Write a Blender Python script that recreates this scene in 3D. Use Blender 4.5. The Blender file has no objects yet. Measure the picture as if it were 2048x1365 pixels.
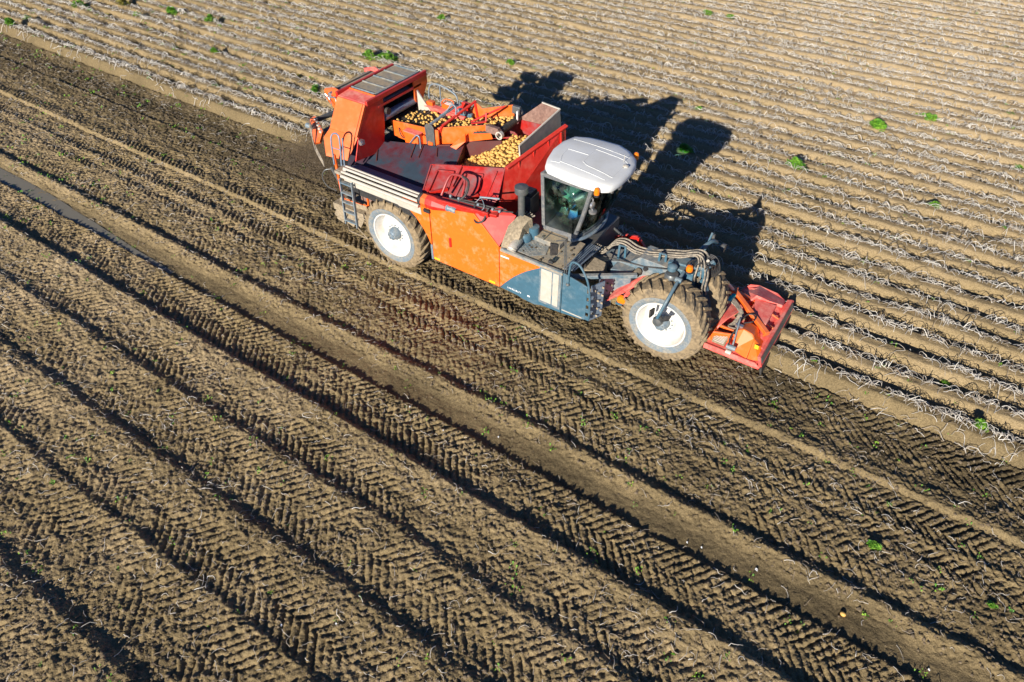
import bpy, math, random
import numpy as np
from mathutils import Vector, Matrix
random.seed(7); RNG = np.random.default_rng(11)
S = bpy.context.scene
C = S.collection
# ------------------------------------------------------------------ camera
CAM = np.array([7.0, -12.0, 11.1])
_R = np.array([0.83330245, 0.55281736, 0.0])
_F = np.array([-0.39995001, 0.60287421, -0.69034968])
_U = np.array([-0.38163728, 0.57527008, 0.72347586])
cd = bpy.data.cameras.new('camera'); cam = bpy.data.objects.new('camera', cd); C.objects.link(cam)
cd.sensor_width = 36.0; cd.lens = 24.0; cd.clip_start = 0.1; cd.clip_end = 5000
cam.matrix_world = Matrix(((_R[0], _U[0], -_F[0], CAM[0]), (_R[1], _U[1], -_F[1], CAM[1]), (_R[2], _U[2], -_F[2], CAM[2]), (0, 0, 0, 1)))
S.camera = cam
# ------------------------------------------------------------------ light
SUN_AZ = math.radians(273.0); SUN_EL = math.radians(20.0)
w = bpy.data.worlds.new('World'); S.world = w; w.use_nodes = True
nt = w.node_tree; bg = nt.nodes['Background']
sky = nt.nodes.new('ShaderNodeTexSky'); sky.sky_type = 'NISHITA'; sky.sun_disc = False
sky.altitude = 5000; sky.air_density = 1.0; sky.dust_density = 0.0; sky.ozone_density = 8.0; sky.sun_elevation = SUN_EL; sky.sun_rotation = math.radians(90) - SUN_AZ
nt.links.new(sky.outputs[0], bg.inputs[0]); bg.inputs[1].default_value = 0.075
sl = bpy.data.lights.new('sun', 'SUN'); sl.energy = 5.0; sl.angle = math.radians(0.5); sl.color = (1.0, 0.93, 0.82)
so = bpy.data.objects.new('sun', sl); C.objects.link(so)
sd = Vector((math.cos(SUN_AZ) * math.cos(SUN_EL), math.sin(SUN_AZ) * math.cos(SUN_EL), math.sin(SUN_EL)))
so.rotation_euler = sd.to_track_quat('Z', 'Y').to_euler(); so.location = (0, -20, 15)
S.view_settings.view_transform = 'Standard'; S.view_settings.look = 'None'; S.view_settings.gamma = 1
S.view_settings.exposure = 0.55
S.render.engine = 'CYCLES'

def W(px, py, X=None, Y=None, Z=None):
    """a point of the place on a known plane, measured along a line of sight"""
    d = _F * 1365.0 + _R * (px - 1024.0) - _U * (py - 682.5)
    if X is not None: t = (X - CAM[0]) / d[0]
    elif Y is not None: t = (Y - CAM[1]) / d[1]
    else: t = (Z - CAM[2]) / d[2]
    p = CAM + d * t
    return (float(p[0]), float(p[1]), float(p[2]))

# ------------------------------------------------------------------ materials
def mat(name, col, rough=0.5, metal=0.0, dust=0.0, dustcol=(0.33, 0.24, 0.14), scale=3.0, bump=0.0, bscale=30.0, coat=0.0, up=0.0, var=0.0, trans=0.0, emis=None, thr=0.5):
    m = bpy.data.materials.new(name); m.use_nodes = True
    n = m.node_tree.nodes; l = m.node_tree.links; b = n['Principled BSDF']
    b.inputs['Roughness'].default_value = rough; b.inputs['Metallic'].default_value = metal
    b.inputs['Coat Weight'].default_value = coat; b.inputs['Coat Roughness'].default_value = 0.15
    b.inputs['Transmission Weight'].default_value = trans
    b.inputs['Base Color'].default_value = (*col, 1)
    tc = n.new('ShaderNodeTexCoord')
    if dust > 0 or var > 0:
        n1 = n.new('ShaderNodeTexNoise'); n1.inputs['Scale'].default_value = scale; n1.inputs['Detail'].default_value = 9; n1.inputs['Roughness'].default_value = 0.68
        l.new(tc.outputs['Object'], n1.inputs['Vector'])
        mr = n.new('ShaderNodeMapRange'); mr.inputs[1].default_value = thr - 0.08; mr.inputs[2].default_value = thr + 0.22; mr.inputs[3].default_value = 0; mr.inputs[4].default_value = dust
        l.new(n1.outputs[0], mr.inputs[0])
        fac = mr.outputs[0]
        if up > 0:
            g = n.new('ShaderNodeNewGeometry'); sx = n.new('ShaderNodeSeparateXYZ'); l.new(g.outputs['Normal'], sx.inputs[0])
            m2 = n.new('ShaderNodeMath'); m2.operation = 'MULTIPLY_ADD'; m2.use_clamp = True
            mu = n.new('ShaderNodeMath'); mu.operation = 'MULTIPLY'; mu.inputs[1].default_value = up; mu.use_clamp = True
            l.new(sx.outputs[2], mu.inputs[0])
            l.new(mu.outputs[0], m2.inputs[0]); l.new(n1.outputs[0], m2.inputs[1]); l.new(fac, m2.inputs[2]); fac = m2.outputs[0]
        mx = n.new('ShaderNodeMix'); mx.data_type = 'RGBA'
        mx.inputs[6].default_value = (*col, 1); mx.inputs[7].default_value = (*dustcol, 1)
        l.new(fac, mx.inputs[0]); out = mx.outputs[2]
        if var > 0:
            n3 = n.new('ShaderNodeTexNoise'); n3.inputs['Scale'].default_value = scale * 4; n3.inputs['Detail'].default_value = 6
            l.new(tc.outputs['Object'], n3.inputs['Vector'])
            hs = n.new('ShaderNodeHueSaturation'); m4 = n.new('ShaderNodeMapRange'); m4.inputs[3].default_value = 1 - var; m4.inputs[4].default_value = 1 + var; m4.inputs[1].default_value = .3; m4.inputs[2].default_value = .7
            l.new(n3.outputs[0], m4.inputs[0]); l.new(m4.outputs[0], hs.inputs['Value']); l.new(out, hs.inputs['Color']); out = hs.outputs[0]
        l.new(out, b.inputs['Base Color'])
        mr2 = n.new('ShaderNodeMapRange'); mr2.inputs[3].default_value = rough; mr2.inputs[4].default_value = 0.9
        l.new(fac, mr2.inputs[0]); l.new(mr2.outputs[0], b.inputs['Roughness'])
    if bump > 0:
        n2 = n.new('ShaderNodeTexNoise'); n2.inputs['Scale'].default_value = bscale; n2.inputs['Detail'].default_value = 6
        l.new(tc.outputs['Object'], n2.inputs['Vector'])
        bp = n.new('ShaderNodeBump'); bp.inputs['Strength'].default_value = 1.0; bp.inputs['Distance'].default_value = bump
        l.new(n2.outputs[0], bp.inputs['Height']); l.new(bp.outputs[0], b.inputs['Normal'])
    if emis:
        b.inputs['Emission Color'].default_value = (*emis[0], 1); b.inputs['Emission Strength'].default_value = emis[1]
    return m

M = {}
M['orange'] = mat('sun_toned_orange', (0.90, 0.135, 0.012), 0.42, dust=0.35, dustcol=(0.55, 0.36, 0.22), scale=1.6, coat=0.15, var=0.06, up=0.35, thr=.56)  # one orange-red paint overall; this copy is brightened as if sunlit
M['sun_toned_cover'] = mat('sun_toned_cover', (0.93, 0.165, 0.014), 0.45, dust=0.4, dustcol=(0.80, 0.56, 0.40), scale=4, coat=0.1, var=0.05, thr=.60)  # same paint on the covers, brightened further for direct sun
M['red'] = mat('shade_toned_red', (0.62, 0.022, 0.014), 0.38, dust=0.35, dustcol=(0.42, 0.28, 0.2), scale=2.2, coat=0.15, var=0.1, up=0.25, thr=.6)  # same paint again, darkened for faces out of the sun
M['redworn'] = mat('worn_shade_toned_red', (0.42, 0.018, 0.014), 0.32, dust=0.95, dustcol=(0.09, 0.105, 0.11), scale=1.7, coat=0.1, var=0.15, thr=.5)  # real wear over a deeper red, darkened for the shaded flap
M['trough'] = mat('worn_trough_steel', (0.16, 0.010, 0.012), 0.25, dust=1.0, dustcol=(0.022, 0.040, 0.062), scale=1.3, coat=.3, var=.2, thr=.34)  # real wear to steel; its red is darkened for the shaded tray
M['maroon'] = mat('shade_toned_maroon', (0.11, 0.022, 0.02), 0.5, dust=.4, dustcol=(.07, .05, .045), scale=4)  # red paint darkened to maroon for the shaded inner wall
M['dusty_red'] = mat('dusty_red', (0.86, 0.085, 0.07), 0.6, dust=0.6, dustcol=(0.88, 0.42, 0.32), scale=3, var=0.08, up=0.45, thr=.52)
M['steel'] = mat('worn_steel', (0.13, 0.145, 0.15), 0.38, 0.35, dust=0.5, dustcol=(0.20, 0.15, 0.10), scale=3, var=0.15, up=0.2)
M['brownplate'] = mat('rusty_steel', (0.23, 0.13, 0.10), 0.6, 0.1, dust=0.5, dustcol=(0.40, 0.26, 0.2), scale=4, var=0.2)
M['blue'] = mat('grey_blue_paint', (0.055, 0.135, 0.19), 0.42, dust=0.5, dustcol=(0.30, 0.30, 0.27), scale=2.4, coat=0.1, var=0.1, up=0.5, thr=.58)
M['dusty_blue'] = mat('dusty_blue_paint', (0.10, 0.17, 0.22), 0.6, dust=0.9, dustcol=(0.36, 0.32, 0.26), scale=3, var=0.15, up=0.7, thr=.48)
M['deck'] = mat('dusty_deck', (0.22, 0.23, 0.22), 0.7, dust=0.95, dustcol=(0.40, 0.31, 0.20), scale=2.6, var=0.15, up=0.8, thr=.45, bump=.004, bscale=60)
M['mudplate'] = mat('mud_covered_plate', (0.30, 0.24, 0.16), 0.85, dust=0.8, dustcol=(0.38, 0.30, 0.2), scale=4, var=0.3, bump=.01, bscale=30)
M['cream'] = mat('galvanised_bar', (0.62, 0.58, 0.50), 0.45, 0.2, dust=0.5, dustcol=(0.40, 0.32, 0.22), scale=6, var=0.1)
M['slat'] = mat('dark_slat', (0.22, 0.29, 0.38), 0.4, 0.3, dust=0.4, dustcol=(0.16, 0.13, 0.1), scale=7, var=0.2)
M['black'] = mat('black_rubber', (0.025, 0.027, 0.03), 0.55, dust=0.35, dustcol=(0.14, 0.11, 0.08), scale=6, var=0.2, up=.2)
M['hose'] = mat('dusty_hose', (0.07, 0.07, 0.07), 0.6, dust=0.9, dustcol=(0.38, 0.32, 0.24), scale=8, var=0.2, up=.7, thr=.4)
M['belt'] = mat('dark_belt', (0.035, 0.035, 0.032), 0.7, dust=0.6, dustcol=(0.16, 0.12, 0.08), scale=9, var=0.3, bump=.006, bscale=80)
M['chrome'] = mat('bright_metal', (0.62, 0.62, 0.62), 0.3, 0.8, dust=0.3, scale=8)
M['roofwhite'] = mat('white_roof', (0.80, 0.81, 0.79), 0.42, dust=0.5, dustcol=(0.40, 0.37, 0.31), scale=1.1, var=0.04, up=.25, thr=.52)
M['rim'] = mat('white_rim', (0.66, 0.645, 0.60), 0.5, dust=0.9, dustcol=(0.50, 0.38, 0.24), scale=3.0, var=0.05, thr=.58)
M['hub'] = mat('blue_grey_hub', (0.17, 0.23, 0.28), 0.5, 0.1, dust=0.5, dustcol=(0.45, 0.40, 0.3), scale=9, var=0.2)
M['cabframe'] = mat('cab_frame', (0.14, 0.15, 0.16), 0.45, 0.1, dust=0.6, dustcol=(0.32, 0.29, 0.24), scale=8, var=0.15)
M['mesh'] = mat('sieve_grate', (0.28, 0.31, 0.27), 0.6, 0.1, dust=0.9, dustcol=(0.47, 0.38, 0.26), scale=3.0, var=0.25, up=.3, thr=.45)
M['potato'] = mat('potato_skin', (0.72, 0.43, 0.11), 0.6, dust=0.6, dustcol=(0.30, 0.19, 0.08), scale=14, var=0.15, thr=.55)
M['yellow'] = mat('yellow_mark', (0.95, 0.55, 0.02), 0.4)
M['white'] = mat('white_mark', (0.82, 0.82, 0.80), 0.5)
M['teal'] = mat('teal_tape', (0.0, 0.45, 0.42), 0.5)
M['bluecloth'] = mat('blue_cloth', (0.02, 0.20, 0.42), 0.85, var=.1, dust=.05)
M['vest'] = mat('dark_green_cloth', (0.03, 0.06, 0.05), 0.9)
M['trousers'] = mat('dark_trousers', (0.02, 0.03, 0.05), 0.9)
M['skin'] = mat('skin', (0.55, 0.30, 0.19), 0.5)
M['hair'] = mat('hair', (0.05, 0.03, 0.02), 0.8)
M['seat'] = mat('seat_cloth', (0.26, 0.34, 0.24), 0.85, dust=.4, dustcol=(.3, .3, .22), scale=6)
M['interior'] = mat('cab_plastic', (0.11, 0.17, 0.15), 0.6, dust=.4, dustcol=(.2, .22, .17), scale=5)
M['paper'] = mat('crumpled_paper', (0.55, 0.68, 0.6), 0.8, dust=.3, scale=8)
M['leaf'] = mat('weed_leaf', (0.09, 0.27, 0.02), 0.6, dust=.8, dustcol=(0.36, 0.52, 0.04), scale=5, var=.3)
M['leafdry'] = mat('yellowed_leaf', (0.30, 0.26, 0.05), 0.7, dust=.6, dustcol=(0.12, 0.16, 0.03), scale=5, var=.3)
M['clod'] = mat('dark_clods', (0.065, 0.046, 0.028), 0.95, dust=.4, dustcol=(.2, .15, .09), scale=9)

def haulm_mat():
    m = bpy.data.materials.new('dead_haulm'); m.use_nodes = True
    n = m.node_tree.nodes; l = m.node_tree.links; b = n['Principled BSDF']; b.inputs['Roughness'].default_value = .75
    at = n.new('ShaderNodeAttribute'); at.attribute_name = 'tone'
    cr = n.new('ShaderNodeValToRGB'); e = cr.color_ramp.elements
    e[0].position = 0; e[0].color = (0.12, 0.085, 0.055, 1); e[1].position = 1; e[1].color = (0.76, 0.72, 0.64, 1)
    k = e.new(.3); k.color = (0.30, 0.22, 0.14, 1); k = e.new(.62); k.color = (0.50, 0.45, 0.38, 1)
    l.new(at.outputs['Fac'], cr.inputs[0]); l.new(cr.outputs[0], b.inputs['Base Color'])
    return m
M['haulm'] = haulm_mat()

def tread_mat():
    m = mat('muddy_tyre', (0.07, 0.066, 0.06), 0.8, dust=1.0, dustcol=(0.27, 0.20, 0.115), scale=3.2, var=.3, bump=.01, bscale=26, thr=.28)
    return m
M['tyre'] = tread_mat()
M['sidewall'] = mat('dusty_sidewall', (0.17, 0.215, 0.25), 0.7, dust=1.0, dustcol=(0.34, 0.29, 0.21), scale=5.5, var=.15, bump=.006, bscale=30, thr=.50)
M['lug'] = mat('worn_lug', (0.10, 0.105, 0.11), 0.7, dust=1.0, dustcol=(0.27, 0.2, 0.12), scale=6, var=.2, thr=.38)

def glass_mat():
    m = bpy.data.materials.new('tinted_glass'); m.use_nodes = True
    n = m.node_tree.nodes; l = m.node_tree.links; n.remove(n['Principled BSDF']); o = n['Material Output']
    t = n.new('ShaderNodeBsdfTransparent'); t.inputs[0].default_value = (0.80, 0.99, 0.92, 1)
    g = n.new('ShaderNodeBsdfGlossy'); g.inputs['Roughness'].default_value = .03; g.inputs[0].default_value = (.9, 1, .97, 1)
    f = n.new('ShaderNodeFresnel'); f.inputs[0].default_value = 1.5
    tc = n.new('ShaderNodeTexCoord'); nz = n.new('ShaderNodeTexNoise'); nz.inputs['Scale'].default_value = 5; nz.inputs['Detail'].default_value = 8
    l.new(tc.outputs['Object'], nz.inputs['Vector'])
    mr = n.new('ShaderNodeMapRange'); mr.inputs[1].default_value = .5; mr.inputs[2].default_value = .8; mr.inputs[4].default_value = .16
    l.new(nz.outputs[0], mr.inputs[0])
    df = n.new('ShaderNodeBsdfDiffuse'); df.inputs[0].default_value = (.35, .36, .3, 1)
    mx = n.new('ShaderNodeMixShader'); l.new(f.outputs[0], mx.inputs[0]); l.new(t.outputs[0], mx.inputs[1]); l.new(g.outputs[0], mx.inputs[2])
    m2 = n.new('ShaderNodeMixShader'); l.new(mr.outputs[0], m2.inputs[0]); l.new(mx.outputs[0], m2.inputs[1]); l.new(df.outputs[0], m2.inputs[2])
    l.new(m2.outputs[0], o.inputs[0])
    return m
M['glass'] = glass_mat()
def lens_mat():
    m = mat('amber_lens', (0.95, 0.22, 0.01), 0.15, coat=.5)
    return m
M['amber'] = lens_mat()

# ------------------------------------------------------------------ mesh builder
def V3(p): return Vector(p)
class MB:
    def __init__(s): s.v = []; s.f = []; s.m = []
    def add(s, vs, fs, mi=0):
        o = len(s.v); s.v += [tuple(v) for v in vs]; s.f += [tuple(i + o for i in f) for f in fs]; s.m += [mi] * len(fs); return s
    def box(s, x0, x1, y0, y1, z0, z1, mi=0):
        return s.hexa([(x0, y0, z0), (x1, y0, z0), (x1, y1, z0), (x0, y1, z0)], [(x0, y0, z1), (x1, y0, z1), (x1, y1, z1), (x0, y1, z1)], mi)
    def hexa(s, a, b, mi=0):
        n = len(a); fs = [tuple(reversed(range(n))), tuple(range(n, 2 * n))]
        for i in range(n): j = (i + 1) % n; fs.append((i, j, n + j, n + i))
        return s.add(list(a) + list(b), fs, mi)
    def plate(s, pts, th=0.02, mi=0, d=None):
        p = [V3(q) for q in pts]
        if d is None:
            nn = Vector((0, 0, 0))
            for i in range(len(p)): nn += p[i].cross(p[(i + 1) % len(p)])
            nn.normalize()
            mid = sum(p, Vector()) / len(p)
            if nn.dot(V3(CAM) - mid) < 0: nn = -nn
            d = -nn * th
        else: d = V3(d)
        return s.hexa([q + d for q in p], p, mi)
    def prism(s, prof, axis, a0, a1, mi=0):
        f = {'y': lambda u, v, t: (u, t, v), 'x': lambda u, v, t: (t, u, v), 'z': lambda u, v, t: (u, v, t)}[axis]
        return s.hexa([f(u, v, a0) for u, v in prof], [f(u, v, a1) for u, v in prof], mi)
    def tube(s, path, r, seg=8, mi=0, close=True):
        P = [V3(p) for p in path]; n = len(P); R = r if isinstance(r, (list, tuple)) else [r] * n
        up = None; rings = []
        for i in range(n):
            t = (P[min(i + 1, n - 1)] - P[max(i - 1, 0)]).normalized()
            if up is None:
                a = Vector((0, 0, 1)) if abs(t.z) < .9 else Vector((1, 0, 0)); up = t.cross(a).normalized()
            else:
                up = (up - t * up.dot(t)).normalized()
            b = t.cross(up)
            rings.append([P[i] + (up * math.cos(k * 2 * math.pi / seg) + b * math.sin(k * 2 * math.pi / seg)) * R[i] for k in range(seg)])
        vs = [q for rg in rings for q in rg]; fs = []
        for i in range(n - 1):
            for k in range(seg):
                j = (k + 1) % seg; fs.append((i * seg + k, i * seg + j, (i + 1) * seg + j, (i + 1) * seg + k))
        if close: fs.append(tuple(reversed(range(seg)))); fs.append(tuple((n - 1) * seg + k for k in range(seg)))
        return s.add(vs, fs, mi)
    def bar(s, a, b, wd, ht, mi=0, up=(0, 0, 1)):
        a = V3(a); b = V3(b); t = (b - a).normalized(); u = V3(up); sdv = t.cross(u)
        if sdv.length < 1e-4: sdv = t.cross(Vector((1, 0, 0)))
        sdv.normalize(); u = sdv.cross(t)
        q = lambda c: [c + sdv * wd / 2 - u * ht / 2, c + sdv * wd / 2 + u * ht / 2, c - sdv * wd / 2 + u * ht / 2, c - sdv * wd / 2 - u * ht / 2]
        return s.hexa(q(a), q(b), mi)
    def lathe(s, prof, c, axis='y', seg=48, mi=0, caps=True):
        c = V3(c); n = len(prof); vs = []
        for (r, h) in prof:
            for k in range(seg):
                a = 2 * math.pi * k / seg; x, y = r * math.cos(a), r * math.sin(a)
                vs.append(c + {'y': Vector((x, h, y)), 'z': Vector((x, y, h)), 'x': Vector((h, x, y))}[axis])
        fs = []
        for i in range(n - 1):
            for k in range(seg):
                j = (k + 1) % seg; fs.append((i * seg + k, i * seg + j, (i + 1) * seg + j, (i + 1) * seg + k))
        if caps:
            fs.append(tuple(range(seg))); fs.append(tuple((n - 1) * seg + k for k in range(seg)))
        return s.add(vs, fs, mi)
    def build(s, name, mats, parent=None, smooth=False, bevel=0.0, label=None, solid=True, split=False):
        if split:      # every loose piece becomes a part of its own
            par = list(range(len(s.v)))
            def find(a):
                while par[a] != a: par[a] = par[par[a]]; a = par[a]
                return a
            for f in s.f:
                r0 = find(f[0])
                for i in f[1:]: par[find(i)] = r0
            gr_ = {}
            for f, mi in zip(s.f, s.m): gr_.setdefault(find(f[0]), []).append((f, mi))
            out = None
            for fs in gr_.values():
                q = MB(); idx = {}
                for f, mi in fs:
                    for i in f:
                        if i not in idx: idx[i] = len(q.v); q.v.append(s.v[i])
                    q.f.append(tuple(idx[i] for i in f)); q.m.append(mi)
                o_ = q.build(name, mats, parent, smooth, bevel, label); out = out or o_
            return out
        me = bpy.data.meshes.new(name); me.from_pydata(s.v, [], s.f); me.update()
        if not isinstance(mats, (list, tuple)): mats = [mats]
        for m_ in mats: me.materials.append(m_)
        if len(mats) > 1: me.polygons.foreach_set('material_index', s.m)
        import bmesh
        bm = bmesh.new(); bm.from_mesh(me); bmesh.ops.recalc_face_normals(bm, faces=bm.faces); bm.to_mesh(me); bm.free()
        if smooth:
            me.polygons.foreach_set('use_smooth', [True] * len(me.polygons))
            try: me.set_sharp_from_angle(angle=math.radians(40))
            except Exception: pass
        o = bpy.data.objects.new(name, me); C.objects.link(o)
        if parent is not None: o.parent = parent
        if bevel > 0:
            b = o.modifiers.new('bevel', 'BEVEL'); b.width = bevel; b.segments = 2; b.limit_method = 'ANGLE'; b.angle_limit = math.radians(35)
        if label: o['label'] = label
        return o
def tag(o, label, cat, group=None):
    o['label'] = label; o['category'] = cat
    if group: o['group'] = group
    return o
def empty(name, loc=(0, 0, 0)):
    o = bpy.data.objects.new(name, None); C.objects.link(o); o.location = loc; o.empty_display_size = .3; return o
def smooth_path(pts, n=6):
    P = [np.array(p, float) for p in pts]; P = [2 * P[0] - P[1]] + P + [2 * P[-1] - P[-2]]; out = []
    for i in range(1, len(P) - 2):
        for k in range(n):
            t = k / n; a, b, c, d = P[i - 1:i + 3]
            out.append(tuple(.5 * ((2 * b) + (-a + c) * t + (2 * a - 5 * b + 4 * c - d) * t * t + (-a + 3 * b - 3 * c + d) * t ** 3)))
    out.append(tuple(P[-2])); return out

# ------------------------------------------------------------------ soil heights
def vnoise(x, y, seed=0):
    xi = np.floor(x).astype(np.int64); yi = np.floor(y).astype(np.int64); xf = x - xi; yf = y - yi
    def h(a, b):
        n = (a * 374761393 + b * 668265263 + seed * 982451653) & 0x7fffffff
        n = ((n ^ (n >> 13)) * 1274126177) & 0x7fffffff
        n = n ^ (n >> 16)
        return (n & 0xffff) / 65535.0
    u = xf * xf * (3 - 2 * xf); v = yf * yf * (3 - 2 * yf)
    return (h(xi, yi) * (1 - u) + h(xi + 1, yi) * u) * (1 - v) + (h(xi, yi + 1) * (1 - u) + h(xi + 1, yi + 1) * u) * v
def fbm(x, y, sc, oct=3, seed=0):
    r = 0; a = 1; t = 0
    for o in range(oct):
        r = r + a * vnoise(x * sc + 17.3 * o, y * sc + 5.1 * o, seed + o * 7); t += a; a *= .55; sc *= 2.1
    return r / t - .5
def sstep(a, b, x):
    t = np.clip((x - a) / (b - a), 0, 1); return t * t * (3 - 2 * t)
# cross profile of the harvested side: (y, height)
PROF = [(-16, -.02), (-13.2, -.03), (-12.4, .09), (-11.95, .12), (-11.75, -.09), (-10.8, -.05), (-10.35, .06), (-10.2, -.05), (-9.7, -.03), (-9.25, .08), (-9.0, .10), (-8.85, -.08), (-8.4, -.03),
        (-7.95, .06), (-7.65, .09), (-7.48, -.05), (-6.95, -.05), (-6.6, .05), (-6.32, .12), (-6.2, -.07), (-5.15, -.06), (-5.06, -.19), (-4.6, -.17), (-4.45, -.10), (-4.25, .06), (-4.18, .03),
        (-4.05, -.11), (-3.7, -.03), (-3.1, -.03), (-3.0, .0), (-2.85, -.05), (-2.62, -.03), (-2.48, .02), (-2.35, -.05), (-1.85, -.05), (-1.68, -.10), (-1.58, .06), (-1.38, .03), (-1.16, -.045), (-.6, -.08), (.05, -.07), (.21, -.05)]
PY = np.array([p[0] for p in PROF]); PZ = np.array([p[1] * (.46 if p[0] < -6.4 else .60) for p in PROF])
def tread(x, y, yc, hw, pitch, depth, slope, seed, offs=.5):
    out = np.zeros_like(x); k = np.abs(y - yc) < hw
    if k.any(): out[k] = _tread(x[k], y[k], yc, hw, pitch, depth, slope, seed, offs)
    return out
def _tread(x, y, yc, hw, pitch, depth, slope, seed, offs=.5):
    d = y - yc; side = (d > 0)
    u = (x * 1.0 - np.abs(d) * slope) / pitch + np.where(side, offs, 0.0)
    u = u + .20 * fbm(x, y, 1.6, 2, seed) + .13 * fbm(x, y, 9, 2, seed + 9)
    fr = u - np.floor(u)
    lug = sstep(.08, .25, fr) * (1 - sstep(.40, .62, fr))
    m = (1 - sstep(hw * .93, hw, np.abs(d)))
    msk = np.clip(.58 + 2.0 * fbm(x, y, .8, 2, seed + 3) + .9 * fbm(x, y, 4.5, 2, seed + 5), 0.05, 1.0)
    return -depth * lug * m * msk
def ridge(x, y, yw):
    u = (yw - .21) / .75; k = np.floor(u); f = u - k
    wob = .05 * fbm(x * .5, k * 3.1, .7, 2, 91)
    f2 = np.clip(f + wob, 0, 1)
    prof = sstep(0.0, .36, f2) * (1 - sstep(.62, .88, f2))
    hh = .30 * (.85 + .35 * vnoise(x * .45, k * 1.7, 33))
    return -.07 + hh * prof
XH = -1.0
def height(x, y, fine=True):
    yw = y + .10 * fbm(x, y * .12, .16, 2, 5) + .05 * fbm(x, y, .9, 2, 8)
    dist = np.clip((x + 36) / 4, 0, 1) * np.clip((17 - x) / 4, 0, 1) * np.clip((y + 16.5) / 2, 0, 1) * np.clip((37 - y) / 4, 0, 1)
    low = np.interp(yw, PY, PZ)
    edge = np.where(x < XH, 1.71, .21)
    dug = -.10 + .05 * sstep(1.2, 1.7, yw) + .03 * np.sin((yw - .2) * 4.2)
    h = np.where(yw < .21, low, np.where(yw < edge, dug, ridge(x, y, yw)))
    if fine:
        unh = (yw >= edge)
        h = h + np.where(unh, .030 * fbm(x, y, 5, 3, 21) + .03 * fbm(x, y, 1.6, 2, 22), 0)
        T = np.zeros_like(h)
        T += tread(x, yw, -2.15, .42, .18, .075, .75, 41)
        T += tread(x, yw, -2.85, .26, .185, .08, .9, 42)
        T += tread(x, yw, -3.6, .48, .185, .05, .7, 43)
        T += tread(x, yw, -5.65, .54, .175, .06, .75, 44)
        T += tread(x, yw, -5.35, .22, .185, .04, .75, 49)
        T += tread(x, yw, -7.15, .40, .185, .05, .8, 45)
        T += tread(x, yw, -8.25, .50, .185, .045, .8, 46)
        T += tread(x, yw, -9.8, .5, .185, .05, .75, 47)
        T += tread(x, yw, -10.95, .62, .185, .055, .75, 48)
        T += tread(x, yw, -13.0, .7, .185, .05, .75, 50)
        T += np.where(x > 2, tread(x, yw, -.35, .55, .185, .06, .9, 51), tread(x, yw, -.2, .35, .19, .03, .8, 52))
        T += np.where(x < 0, tread(x, yw, -1.25, .33, .185, .06, .8, 53), 0)
        h = h + T
        low_m = (~unh)
        cl = fbm(x, y, 12, 3, 61); cl2 = fbm(x, y, 34, 2, 62)
        puddle = (yw > -5.1) & (yw < -4.5)
        amp = np.where(puddle, .35, 1.0)
        h = h + low_m * amp * (.09 * np.clip(cl, -.08, .5) + .062 * cl2 + .06 * np.clip(fbm(x, y, 3.2, 2, 63), -.3, .3))
        h = h + (~low_m) * (.016 * cl2 + .045 * np.clip(cl, .10, .5))
    return h * dist
def hpt(x, y):
    return float(height(np.array([float(x)]), np.array([float(y)]))[0])

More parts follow.
